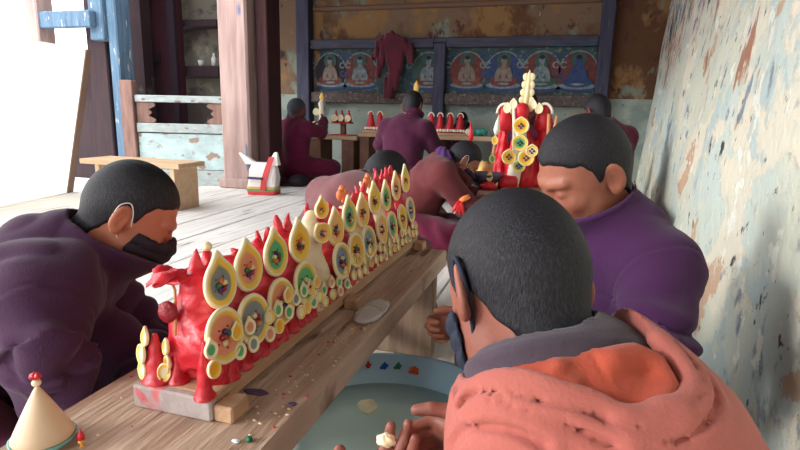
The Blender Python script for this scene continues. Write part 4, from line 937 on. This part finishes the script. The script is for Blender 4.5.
# low plank stool behind the left monk
ST = mat('pale_plank', (214, 184, 150), (196, 164, 130), rough=.7, scale=3, stretch=(1, 6, 6), bump=.2)
q = P(190, 162, X=-2.84); zt2 = q[2]; y0 = P(184, 211, z=0)[1]
stool = empty('plank_stool', (-3.2, y0+.1, 0), label='low stool of pale planks standing behind the left monk near the half door', cat='stool')
o = MB(); o.box((-3.75, y0-.06, zt2-.04), (-2.80, y0+.26, zt2), bev=.004); part(o, 'stool_top', ST, stool)
for x in (-3.62, -2.90):
    o = MB(); o.box((x, y0-.04, 0), (x+.04, y0+.24, zt2-.041), bev=.003); part(o, 'leg', ST, stool)
# half door: rails, boards, carved cut out
GR = mat('weathered_door_paint', (176, 186, 184), (146, 156, 158), rough=.8, scale=5, stretch=(2, 6, 6), bump=.4, c3=(128, 104, 96), s3=4, t3=.6)
DB = mat('pale_blue_door_board', (186, 212, 212), (156, 172, 176), rough=.75, scale=3, stretch=(2, 6, 4), bump=.4, c3=(150, 128, 116), s3=3, t3=.58)
RW = mat('rough_pinkish_board', (150, 118, 106), (118, 88, 82), rough=.85, scale=4, stretch=(5, 5, 1), bump=.4)
ga = P(133, 184, z=0); ga = np.array([*P(133, 110, Y=4.62)[:2], 0]); gb = np.array([pc[0]+.0, pc[1]+.10, 0]); gl = np.linalg.norm(gb-ga); gx = (gb-ga)/gl; gy = np.array([-gx[1], gx[0], 0])
Rg = np.stack([gx, gy, [0, 0, 1]], 1)
gate = empty('half_door', ga, label='weathered half door of two pale rails over a pale blue board, left of the pillar', cat='door')
def gz(px_, py_):
    r = ray(px_, py_); n = gy; t = ((ga-CAM)@n)/(r@n); return (CAM+r*t)[2], (CAM+r*t-ga)@gx
def gbox(name, u0, u1, z0_, z1_, y0_, y1_, m):
    o = MB(); c = (ga+gx*(u0+u1)/2+gy*(y0_+y1_)/2+np.array([0, 0, (z0_+z1_)/2])); o.box((-(u1-u0)/2, (y0_-y1_)/2, (z0_-z1_)/2), ((u1-u0)/2, (y1_-y0_)/2, (z1_-z0_)/2), R=Rg, c=c, bev=.006); part(o, name, m, gate)
z_ = [gz(150, y_)[0] for y_ in (95, 102, 123, 132, 170, 178)]
gbox('stile', -.10, .03, 0, gz(128, 80)[0], -.05, .05, RW)
gbox('rail', .04, gl-.01, z_[1], z_[0], -.03, .03, GR)
gbox('rail', .04, gl-.01, z_[3], z_[2], -.03, .03, GR)
gbox('lower_board', .04, gl-.02, .16, z_[3]-.01, -.012, .012, DB)
gbox('bottom_rail', .04, gl-.01, .0, .155, -.03, .03, GR)
# carved infill with a lobed opening: two end pieces
def lobed(side):
    o = MB(); za, zb_ = z_[2]+.005, z_[1]-.005; n = 14; v = []; w = gl-.06
    for i in range(n+1):
        t = i/n; z = za+(zb_-za)*t; ins = .17+.05*abs(math.sin(t*math.pi*3))-.07*math.sin(t*math.pi)
        u_e = 0.045 if side < 0 else gl-.02; u_i = .045+ins if side < 0 else gl-.02-ins
        for yy in (-.01, .01):
            for u_ in (u_e, u_i): v.append(ga+gx*u_+gy*yy+np.array([0, 0, z]))
    f = []
    for i in range(n):
        a = i*4; f += [(a, a+1, a+5, a+4), (a+2, a+6, a+7, a+3), (a+1, a+3, a+7, a+5), (a, a+4, a+6, a+2)]
    o.add(v, f); part(o, 'carved_panel', RW, gate)
lobed(-1); lobed(1)
# shelf and cups in the dark inner room
INW = layered('inner_room_plaster', (112, 108, 98), [((78, 70, 66), 2, (1, 1, 1), .5, .06), ((134, 128, 112), 3, (1, 1, 1), .58, .04)], bump=.4)
a = P(184, 50, Y=5.9); b = P(222, 50, Y=5.9)
o = MB(); o.box((a[0]-.1, 5.9, 0), (b[0]+.15, 5.98, 2.75)); o.build('wall_inner', INW, kind='structure')
for z1, z2 in ((66, 77), (20, 27)):
    p1 = P(200, z1, Y=5.7)[2]; p2 = P(200, z2, Y=5.7)[2]
    o = MB(); o.box((a[0]-.05, 5.66, p2), (b[0]+.1, 5.9, p1), bev=.005); o.build('wall_shelf', WD, origin=(a[0], 5.9, p2), label='dark wooden shelf with cups on it behind the pillar' if z1 == 66 else 'dark upper wooden shelf behind the pillar with nothing on it', cat='shelf')
    if z1 == 66:
        CUP = mat('pale_cup', (190, 190, 188), rough=.3, bump=0)
        for k_, (x_, hh, lb) in enumerate([(201, .07, 'short pale cup on the dark shelf behind the pillar'), (214, .15, 'tall pale bottle on the dark shelf behind the pillar')]):
            c = P(x_, 60, Y=5.76); o = MB()
            if k_ == 0: o.lathe([(0, 0), (.025, 0), (.036, hh), (.033, hh), (.022, .008), (0, .008)], (c[0], 5.76, p1), 20)
            else: o.lathe([(0, 0), (.03, 0), (.03, hh*.6), (.012, hh*.78), (.012, hh), (0, hh)], (c[0], 5.76, p1), 20)
            o.build('cup' if k_ == 0 else 'bottle', CUP, origin=(c[0], 5.76, p1), label=lb, cat='cup' if k_ == 0 else 'bottle')
# small white switch box
c = P(278, 54, Y=7.17); o = MB(); o.box((c[0]-.05, 7.14, c[2]-.05), (c[0]+.05, 7.198, c[2]+.05), bev=.008); o.box((c[0]-.015, 7.13, c[2]-.02), (c[0]+.015, 7.145, c[2]+.02), 0, bev=.003)
o.build('switch_box', mat('pale_plastic', (186, 182, 180), rough=.5, bump=0), origin=c, label='small pale switch box on the dark wall right of the pillar', cat='switch')
# shopping bag
bgc = P(264, 194, z=0); bag = empty('paper_bag', bgc, label='white and red printed paper bag standing at the foot of the pillar', cat='bag')
BG = mat('bag_white', (236, 230, 226), rough=.5, bump=.25, bscale=14); BR = mat('bag_red', (206, 60, 66), rough=.5, bump=.2); BY = mat('bag_yellow_band', (206, 168, 90), rough=.5, bump=.2); BGN = mat('bag_green_band', (110, 140, 90), rough=.5, bump=.2)
def bagshape(zs, ws, ds, mi, mb, dx=0):
    v = []; 
    for z, w_, d_ in zip(zs, ws, ds):
        for k_ in range(20):
            a = 2*math.pi*(k_+.5)/20; cx_, sx_ = math.cos(a), math.sin(a); e = .35
            x = math.copysign(abs(cx_)**e, cx_)*w_/2; y_ = math.copysign(abs(sx_)**e, sx_)*d_/2
            wob = 1+.03*math.sin(3*a+z*40)+.02*math.sin(7*a+z*25); v.append(bgc+np.array([.82*x*wob-.2*y_+dx*z, .2*x+y_*wob, z]))
    n_ = len(zs); f = [(i*20+k_, i*20+(k_+1) % 20, (i+1)*20+(k_+1) % 20, (i+1)*20+k_) for i in range(n_-1) for k_ in range(20)]
    f.append(tuple(range(20))[::-1]); f.append(tuple(range((n_-1)*20, n_*20))); mb.add(v, f, mi, False)
o = MB(); bagshape([.08, .16, .24, .30], [.32, .315, .30, .25], [.17, .16, .13, .08], 0, o, .05); part(o, 'bag_body', BG, bag)
o = MB(); bagshape([0, .035], [.325, .33], [.172, .175], 0, o); part(o, 'printed_band', BR, bag)
o = MB(); bagshape([.035, .058], [.33, .33], [.175, .174], 0, o); part(o, 'printed_band', BGN, bag)
o = MB(); bagshape([.058, .08], [.33, .328], [.174, .172], 0, o); part(o, 'printed_band', BY, bag)
def strip(pts, w_, m, name, parent):
    o = MB(); pts = np.array(pts, float); v = []
    for q in pts: v += [q+[0, 0, 0], q+[w_, .01, 0]]
    v += [q+np.array([0, .006, 0]) for q in v]; n_ = len(pts)*2; f = []
    for i in range(len(pts)-1):
        a = 2*i; f += [(a, a+1, a+3, a+2), (n_+a, n_+a+2, n_+a+3, n_+a+1), (a, a+2, n_+a+2, n_+a), (a+1, n_+a+1, n_+a+3, a+3)]
    f += [(0, n_, n_+1, 1), (n_-2, n_-1, 2*n_-1, 2*n_-2)]
    o.add(v, f, 0, False); part(o, name, m, parent)
dv = np.array([0, -.105, 0])
strip([bgc+dv+np.array([.02, 0, .05]), bgc+dv+np.array([.035, 0, .14]), bgc+dv+np.array([.06, .02, .24]), bgc+dv+np.array([.10, .04, .36])], .05, BR, 'red_stripe', bag)
o = MB()
for i_ in range(7): o.box((bgc[0]-.095+.022*i_, bgc[1]-.128, bgc[2]+.152), (bgc[0]-.079+.022*i_, bgc[1]-.10, bgc[2]+.172))
part(o, 'dark_print', mat('dark_print', (80, 74, 110), bump=0), bag)
for ex, ln in ((-1, .19), (1, .16)):
    o = MB(); base_ = bgc+np.array([ex*.11, 0, .28]); tip_ = bgc+np.array([ex*.12-(.12 if ex < 0 else -.02), 0, .38 if ex < 0 else .40])
    v = [base_+[-.06, -.03, 0], base_+[.06, -.03, 0], base_+[.06, .03, 0], base_+[-.06, .03, 0], tip_+[-.012, -.012, 0], tip_+[.014, -.012, 0], tip_+[.014, .01, 0], tip_+[-.012, .01, 0]]
    o.add(v, [(0, 1, 5, 4), (1, 2, 6, 5), (2, 3, 7, 6), (3, 0, 4, 7), (4, 5, 6, 7), (3, 2, 1, 0)]); part(o, 'bag_corner', BG, bag)
# dark cap by the rug
c = P(299, 186, z=0); BLKS = mat('black_felt', (34, 24, 32), rough=.8, bump=.2)
def fn(p):
    d = ell(p, c+[0, 0, .055], (.10, .12, .07)); d = smin(d, ell(p, c+[-.16, -.03, .02], (.17, .08, .025)), .03); return np.maximum(d, .001-p[:, 2])*.8
sdf_mesh('black_shoe', fn, c-np.array([.4, .2, .01]), c+np.array([.2, .2, .16]), .012, BLKS, None, origin=c, label='rounded black shoe lying on the boards in front of the rug', cat='shoe')
# rug
RG = mat('green_rug_edge', (112, 144, 104), (132, 150, 116), rough=.95, scale=20, bump=.5); RR = mat('red_rug', (164, 78, 70), (140, 62, 62), rough=.95, scale=20, bump=.5)
r0 = P(268, 180, z=0); r1 = P(396, 185, z=0); rd = nrm(r1-r0); rn = np.array([-rd[1], rd[0], 0])
rug = empty('rug', (r0+r1)/2, label='flat red rug with green edge on the floor under the back left monk', cat='rug')
def strip_rug(name, m, a, b, z1, u0=0, u1=1):
    o = MB(); L_ = np.linalg.norm(r1-r0); q0 = r0+rd*L_*u0; q1 = r0+rd*L_*u1; v = []
    for z in (.0, z1):
        v += [q0+rn*a+[0, 0, z], q1+rn*a+[0, 0, z], q1+rn*b+[0, 0, z], q0+rn*b+[0, 0, z]]
    o.add(v, [(3, 2, 1, 0), (4, 5, 6, 7), (0, 1, 5, 4), (1, 2, 6, 5), (2, 3, 7, 6), (3, 0, 4, 7)]); part(o, name, m, rug)
strip_rug('green_border', RG, 0, .24, .022); strip_rug('red_field', RR, .241, .52, .02)

# ------------------------------------------------------------------ long low table by the back wall
TW = mat('table_pale_wood', (196, 164, 134), (168, 136, 110), rough=.75, scale=3, stretch=(1, 6, 6), bump=.25)
TLG = mat('table_leg_wood', (120, 84, 66), (96, 66, 56), rough=.8, bump=.2)
q = P(345, 136, Y=6.25); zt3 = q[2]
xl = P(312, 133, Y=6.4)[0]; xr = P(512, 140, Y=6.4)[0]; xmd = P(362, 134, Y=6.4)[0]
def table(xa_, xb_, ya, yb, zt_, lab, legs, th_=.05, lw=.12):
    t = empty('low_table', ((xa_+xb_)/2, (ya+yb)/2, 0), label=lab, cat='table')
    o = MB(); o.box((xa_, ya, zt_-th_), (xb_, yb, zt_), bev=.006); part(o, 'table_top', TW, t)
    for x in legs:
        o = MB(); o.box((x, ya+.02, 0), (x+lw, yb-.02, zt_-th_-.001), bev=.004); part(o, 'leg', TLG, t)
    return t
table(xl, xmd-.01, 6.25, 6.65, zt3, 'short low table at the back left holding a raised stand of small red tormas', [xl+.02, xmd-.22], lw=.16)
table(xmd, xr, 6.25, 6.54, zt3+.05, 'long low table against the back wall holding red tormas, behind the back centre monk', [xmd+.02, (xmd+xr)/2, xr-.12])
# small red tormas with white petals: one built, the rest copied
RD2 = mat('far_red_butter', (196, 28, 42), rough=.45, bump=.3); CR2 = mat('far_cream_butter', (236, 226, 206), rough=.5, bump=.1)
def red_torma(loc, lab, s=1.):
    t = empty('small_red_torma', loc, label=lab, cat='butter sculpture', group='small red tormas on the back tables'); L0 = np.array(loc)
    o = MB(); o.lathe([(0, 0), (.062*s, 0), (.064*s, .02*s), (.045*s, .08*s), (.035*s, .14*s), (.026*s, .155*s), (.033*s, .175*s), (.02*s, .20*s), (.004, .225*s), (0, .23*s)], loc, 18, jit=.04); part(o, 'torma_body', RD2, t)
    o = MB()
    for k_ in range(4): o.ball(L0+np.array([(-.05+.034*k_)*s, -.062*s, .026*s]), (.016*s, .008*s, .018*s), 8)
    part(o, 'petal_row', CR2, t)
    o = MB(); v = []
    for k_ in range(11):
        a = math.pi*(k_/10); v.append(L0+np.array([math.cos(a)*.036*s, -.012*s, .178*s+math.sin(a)*.05*s]))
    o.tube(v, [.004*s]+[.007*s]*9+[.004*s], 8); part(o, 'cream_arch', CR2, t)
    return t
def copy_tree(o, loc, label=None, parent=None):
    c = o.copy(); C.objects.link(c)
    if parent: c.parent = parent
    else: c.location = loc
    if label: c['label'] = label
    for ch in o.children: copy_tree(ch, None, None, c)
    return c
slots = [(371, 'left one left of the back centre monk'), (380, 'right one left of the back centre monk'), (431, 'first right of the back centre monk'), (440, 'second right of the back centre monk'), (450, 'third right of the back centre monk'), (460, 'fourth right of the back centre monk')]
tsh = zt3+.05
rt0_ = None
for i, (x_, lb) in enumerate(slots):
    c = P(x_, 131, Y=6.42); loc = (c[0], 6.42, tsh+.026); lb = 'small red torma with white petals, '+lb
    if rt0_ is None: rt0_ = red_torma(loc, lb)
    else: copy_tree(rt0_, loc, lb)
a = P(364, 131, Y=6.4)[0]; b = P(388, 131, Y=6.4)[0]; o = MB(); o.box((a, 6.34, tsh), (b, 6.5, tsh+.025), bev=.003); o.build('torma_plank', TW, origin=((a+b)/2, 6.4, tsh), label='pale plank carrying two red tormas left of the back centre monk', cat='plank')
a = P(424, 131, Y=6.4)[0]; b = P(467, 131, Y=6.4)[0]; o = MB(); o.box((a, 6.34, tsh), (b, 6.5, tsh+.025), bev=.003); o.build('torma_plank', TW, origin=((a+b)/2, 6.4, tsh), label='pale plank carrying four red tormas right of the back centre monk', cat='plank')
# raised stand with three red spikes and round white discs
c = P(343, 133, Y=6.42); zs = P(343, 122, Y=6.42)[2]
std = empty('torma_stand', (c[0], 6.42, zt3), label='small footed stand holding red spikes with white discs at the back left', cat='stand')
sa = P(333, 120, Y=6.42)[0]; sb_ = P(351, 120, Y=6.42)[0]
o = MB(); o.box((sa, 6.36, zs-.02), (sb_, 6.50, zs), bev=.003); part(o, 'stand_top', RD2, std)
o = MB(); o.box((c[0]-.03, 6.40, zt3+.011), (c[0]+.03, 6.46, zs-.021), bev=.003); part(o, 'post', TLG, std)
o = MB(); o.box((sa, 6.36, zt3), (c[0]+.12, 6.50, zt3+.01), bev=.002); part(o, 'red_foot', RD2, std)
for k_, (x_, lb) in enumerate([(336, 'leftmost'), (342, 'middle'), (349, 'rightmost')]):
    q = P(x_, 118, Y=6.43); t = empty('disc_torma', (q[0], 6.43, zs), label='red spike with a round white disc on the small stand, %s of three' % lb, cat='butter sculpture', group='disc tormas on the back left stand')
    o = MB(); o.lathe([(0, 0), (.035, 0), (.03, .06), (.012, .12), (.016, .135), (0, .15)], (q[0], 6.43, zs), 14); part(o, 'spike', RD2, t)
    disc('white_disc', (q[0], 6.392, zs+.048), .085, .085, 'cream', 'cream', 'cream', tip=0, n=(0, -1, .1), parent=t, beads=False, th=.008)
# tormas the back left monk works on
for k_, (x_, y_, hh, lb) in enumerate([(309, 122, .16, 'short red spike with a white disc in front of the back left monk, left one'), (316, 122, .17, 'short red spike with a white disc in front of the back left monk, right one')]):
    q = P(x_, 128, Y=6.33); t = empty('disc_torma', (q[0], 6.33, zt3), label=lb, cat='butter sculpture', group='disc tormas before the back left monk')
    zz = P(x_, y_, Y=6.33)[2]
    o = MB(); o.lathe([(0, 0), (.04, 0), (.035, .06), (.014, zz-zt3), (0, zz-zt3+.04)], (q[0], 6.33, zt3), 14); part(o, 'spike', RD2, t)
    disc('white_disc', (q[0], 6.292, zz-.03), .08, .08, 'cream', 'cream', 'cream', tip=0, n=(0, -1, .1), parent=t, beads=False, th=.008)
YG = mat('gold_flame_butter', (240, 206, 110), (226, 176, 74), rough=.5, bump=.1); LBD = mat('pale_blue_butter', (170, 200, 210), rough=.5, bump=.1)
for (x_, ytop, ybot, Yd, lb) in [(322, 92, 128, 6.2, 'tall slender cream and gold torma held up by the back left monk'), (415, 80, 135, 6.38, 'tall cream torma with a golden flame tip behind the back centre monk')]:
    b = P(x_, ybot, Y=Yd); tp = P(x_, ytop, Y=Yd); h_ = tp[2]-b[2]; zb_ = tsh if x_ > 400 else b[2]; h_ = tp[2]-zb_
    t = empty('flame_torma', (b[0], Yd, zb_), label=lb, cat='butter sculpture')
    o = MB(); o.lathe([(0, 0), (.04, 0), (.035, h_*.3), (.05, h_*.45), (.03, h_*.55), (.045, h_*.68), (.02, h_*.78), (0, h_*.8)], (b[0], Yd, zb_), 14, jit=.04); part(o, 'stem', CR2, t)
    o = MB(); o.lathe([(0, h_*.74), (.028, h_*.80), (.034, h_*.86), (.018, h_*.94), (0, h_)], (b[0], Yd, zb_), 14, sc=(1, .5)); part(o, 'flame', YG, t)
    if x_ < 400:
        disc('white_disc', (b[0]-.06, Yd-.03, zb_+h_*.45), .09, .09, 'cream', 'cream', 'cream', tip=0, n=(0, -1, .1), parent=t, beads=False)
# coloured dough lumps at the right end of the back table
for k_, (x_, y_, m, r_, lb) in enumerate([(470, 129, CR2, .05, 'pale pink'), (473, 126, TEAL, .045, 'upper teal'), (478, 131, TEAL, .05, 'front teal'), (482, 128, TEAL, .055, 'largest teal')]):
    q = P(x_, y_, Y=6.4); lump('dough_lump', (q[0], 6.36+.03*k_, tsh+r_*.8), (r_, r_*.9, r_*.8), m, lb+' dough lump at the right of the red torma row on the back table', 'dough', group='dough lumps on the back table')
# ------------------------------------------------------------------ middle table with the great torma
mt = table(-.50, .42, 3.24, 3.92, .34, 'low table in the middle of the room under the tall many-disc torma', [-.48, .34], lw=.06)
# bowls, knobs and sticks on it
DKB = mat('dark_bowl', (52, 44, 62), (70, 60, 76), rough=.5, bump=.2)
c = P(485, 183, z=.36); bwl = MB(); bwl.lathe([(0, .0), (.05, 0), (.10, .05), (.13, .09), (.125, .09), (.09, .05), (.04, .015), (0, .015)], (c[0], 3.42, .341), 28); bwl.build('bowl', DKB, origin=(c[0], 3.42, .341), label='dark round bowl on the middle table in front of the masked monk', cat='bowl')
c = P(481, 158, Y=3.74); 
def fn(p):
    d = ell(p, (c[0], 3.76, .41), (.07, .06, .07))
    for k_ in range(6): d = smin(d, ell(p, (c[0]+.05*math.cos(k_), 3.76+.04*math.sin(k_), .43+.02*math.sin(2*k_)), (.026,)*3), .01)
    return np.maximum(d, .341-p[:, 2])*.8
sdf_mesh('butter_lump', fn, (c[0]-.12, 3.64, .33), (c[0]+.12, 3.88, .52), .006, mat('yellow_dough', (230, 200, 130), (216, 176, 100), bump=.3), None, origin=(c[0], 3.76, .341), label='knobbly yellow butter lump on the middle table behind the dark bowl', cat='butter')
# leaning decorated sticks
def stick(name, pa, pb, r, m, lab, tipm=None, dots=None, foot=None):
    t = empty(name, pa, label=lab, cat='stick'); o = MB(); pa = np.array(pa); pb = np.array(pb); o.tube([pa, (pa+pb)/2, pb], [r, r*.9, r*.7], 10); part(o, 'stem', m, t)
    ax = nrm(pb-pa)
    if tipm: o = MB(); o.tube([pb, pb+ax*.03, pb+ax*.07, pb+ax*.12], [r*.8, r*1.7, r*1.2, .001], 10); part(o, 'tip', tipm, t)
    if dots:
        for i in range(dots):
            q = pa+(pb-pa)*((i+.7)/dots); disc('disc', q+np.array([0, -r*1.05, 0]), r*3.2, .052, ['orange', 'green', 'gold'][0:3][i % 3] if False else ['peach', 'green', 'gold'][i % 3], 'yellow', 'cream', tip=.2, n=(.1, -1, .1), parent=t, beads=False, th=.006)
    if foot: o = MB(); o.ball(pa+np.array([0, 0, .02]), (.05, .05, .028), 10, jit=.06); part(o, 'red_foot', foot, t)
    return t
q0 = P(489, 172, Y=3.32); q1 = P(496, 135, Y=3.36); stick('decorated_stick', (q0[0], 3.32, .343), q1, .012, STK, 'slanting stick with yellow and green discs, left of the great torma', CR2, 3, RD2)
q0 = P(471, 190, Y=3.31); q1 = P(471, 142, Y=3.31); stick('bare_stick', (q0[0], 3.31, .343), q1, .009, STK, 'plain upright stick with red top between the masked monk and the great torma', RD2)
# the great torma
gc = P(520, 168, Y=3.58); gx0 = gc[0]; zt4 = .341
gt = empty('great_torma', (gx0, 3.58, zt4), label='tall torma of red butter, yellow discs and a cream spire on the middle table', cat='butter sculpture')
def gp(x, y, Yd=3.58): return P(x, y, Y=Yd)
def tubep(name, pts, rad, m, nseg=4):
    o = MB(); o.tube(smooth_line(pts, nseg), np.interp(np.linspace(0, 1, (len(pts)-1)*nseg+1), np.linspace(0, 1, len(rad)), rad), 12); return part(o, name, m, gt)
def fn(p):
    d = cap(p, (gx0+.01, 3.61, zt4+.05), gp(523, 125), .11, .045); d = smin(d, cap(p, (gx0+.15, 3.64, zt4+.05), gp(543, 112, 3.64), .055, .04), .03)
    d = smin(d, cap(p, (gx0-.13, 3.64, zt4+.05), gp(505, 125, 3.64), .05, .03), .03); d = d+.007*wav(p, 45, 2)+.006*np.sin(p[:, 0]*130+2*wav(p, 12)); return np.maximum(d, zt4-p[:, 2])*.7
sdf_mesh('torma_body', fn, (gx0-.35, 3.39, zt4-.01), (gx0+.4, 3.84, .95), .008, RD2, gt, origin=(gx0, 3.58, zt4))
tubep('cream_column', [(gx0-.04, 3.48, zt4), gp(519, 150, 3.48), gp(521, 128, 3.51), gp(523, 112, 3.54)], [.045, .04, .035, .03], CR2)
o = MB(); b = gp(525, 113, 3.54); tp = gp(530, 70, 3.56); v = [b, b+(tp-b)*.5, b+(tp-b)*.9, tp]; o.tube(v, [.022, .017, .012, .002], 10)
for i in range(5):
    q = b+(tp-b)*(.12+.18*i)
    for s in (-1, 1): o.ball(q+np.array([s*(.030-.003*i), -.004, 0]), (.020, .007, .024), 8)
part(o, 'cream_spire', mat('ivory_spire', (232, 216, 170), bump=.1), gt)
o = MB(); q = gp(522, 112, 3.47); o.ball(q, (.045, .04, .055), 14, jit=.02); part(o, 'red_dome', RD2, gt)
for i, (dx, dz) in enumerate([(-.09, .02), (-.055, .045), (.06, .045), (.10, .02)]):
    q = gp(522, 112, 3.49)+np.array([dx, 0, dz]); disc('cream_petal', q, .05, .06, 'cream', 'cream', tip=.3, n=(dx, -1, .1), parent=gt, beads=False)
for (x_, y_, Yd) in [(505, 112, 3.56), (545, 112, 3.56)]:
    q = gp(x_, y_, Yd); o = MB(); o.lathe([(0, -.12), (.045, -.11), (.05, -.05), (.035, .0), (.04, .02), (.0, .06)], q, 14, jit=.05); part(o, 'red_spike', RD2, gt)
    o = MB(); o.tube([q+np.array([math.cos(a)*.045, -.03, math.sin(a)*.06-.01]) for a in np.linspace(0, math.pi, 10)], .009, 8); part(o, 'cream_arch', CR2, gt)
for (x_, y_, w_, cc2) in [(521, 126, .10, 'gold'), (520, 143, .10, 'green'), (509, 157, .09, 'gold'), (526, 158, .10, 'gold'), (532, 151, .075, 'cream'), (519, 166, .08, 'green')]:
    q = gp(x_, y_, 3.425); disc('flower_disc', q, w_, w_, cc2, 'yellow', parent=gt, tip=.15, n=(.1, -1, .1), beads=False, th=.012)
    o = MB(); 
    for k_ in range(4): o.ball(q+np.array([.012*math.cos(1.57*k_), -.009, .012*math.sin(1.57*k_)]), .007, 6)
    part(o, 'dark_seeds', BEADC['purple'], gt)
for (xa_, ya_, xb2, yb2) in [(514, 160, 514, 108), (552, 140, 557, 116), (548, 140, 549, 114)]:
    tubep('thin_rod', [gp(xa_, ya_, 3.44), gp(xb2, yb2, 3.44)], [.011, .009], CR2 if xa_ < 520 else STK, 2)
o = MB(); q = gp(508, 168, 3.4); o.lathe([(0, -.03), (.06, -.03), (.062, .03), (.05, .05), (0, .052)], (q[0], 3.43, zt4+.03), 18, jit=.03); part(o, 'red_drum', RD2, gt)

# maroon robe hung over the upper rail
HC = mat('maroon_cloth', (92, 14, 40), (68, 10, 30), rough=.85, scale=6, bump=.3, sheen=.3)
ys_ = YB-.18; q = lambda x, y: P(x, y, Y=ys_)
def fn(p):
    lobes = [((386, 42), (378, 75), .06, .045), ((392, 38), (392, 60), .085, .09), ((400, 42), (398, 62), .085, .08), ((394, 60), (390, 102), .07, .05), ((398, 50), (396, 85), .08, .05), ((409, 45), (411, 62), .045, .035), ((380, 42), (374, 58), .05, .035), ((387, 80), (388, 101), .04, .05)]
    d = None
    for a, b_, ra, rb in lobes:
        pa, pb = q(*a), q(*b_); k = p*A(1, 1.0, 1); e = cap(k, pa, pb, ra, rb); d = e if d is None else smin(d, e, .03)
    d = d+.010*np.sin(p[:, 0]*75+3*wav(p, 5, 1)+p[:, 2]*6); return smax(smax(d, (ys_-.045)-p[:, 1], .01), p[:, 1]-(YB-.135), .005)*.7
sdf_mesh('hanging_robe', fn, (q(370, 60)[0], ys_-.07, .95), (q(418, 60)[0], YB-.1, 1.95), .011, HC, None, origin=q(394, 42), label='crumpled maroon robe hanging over the upper rail of the back wall', cat='robe')

# ------------------------------------------------------------------ light
w = bpy.data.worlds.new('sky'); bpy.context.scene.world = w; w.use_nodes = True; nt = w.node_tree; bg = nt.nodes['Background']
tcw = nt.nodes.new('ShaderNodeTexCoord'); sx = nt.nodes.new('ShaderNodeSeparateXYZ'); nt.links.new(tcw.outputs['Generated'], sx.inputs[0])
cr = nt.nodes.new('ShaderNodeValToRGB'); cr.color_ramp.elements[0].position = .45; cr.color_ramp.elements[0].color = lin((214, 204, 204)); cr.color_ramp.elements[1].position = .62; cr.color_ramp.elements[1].color = lin((244, 247, 250))
mr = nt.nodes.new('ShaderNodeMapRange'); mr.inputs['From Min'].default_value = -1; nt.links.new(sx.outputs['Z'], mr.inputs['Value']); nt.links.new(mr.outputs[0], cr.inputs[0]); nt.links.new(cr.outputs[0], bg.inputs[0])
bg.inputs[1].default_value = SKY
sl = bpy.data.lights.new('sun', 'SUN'); sl.energy = SUN; sl.angle = math.radians(10); sl.color = (1, .97, .93)
so = bpy.data.objects.new('sun', sl); C.objects.link(so); so.location = (-6, -2, 5)
so.rotation_euler = Vector(SUND).to_track_quat('-Z', 'Y').to_euler()
vs = bpy.context.scene.view_settings; vs.view_transform = 'Standard'; vs.look = 'None'; vs.gamma = 1; vs.use_curve_mapping = False; vs.exposure = EXPO
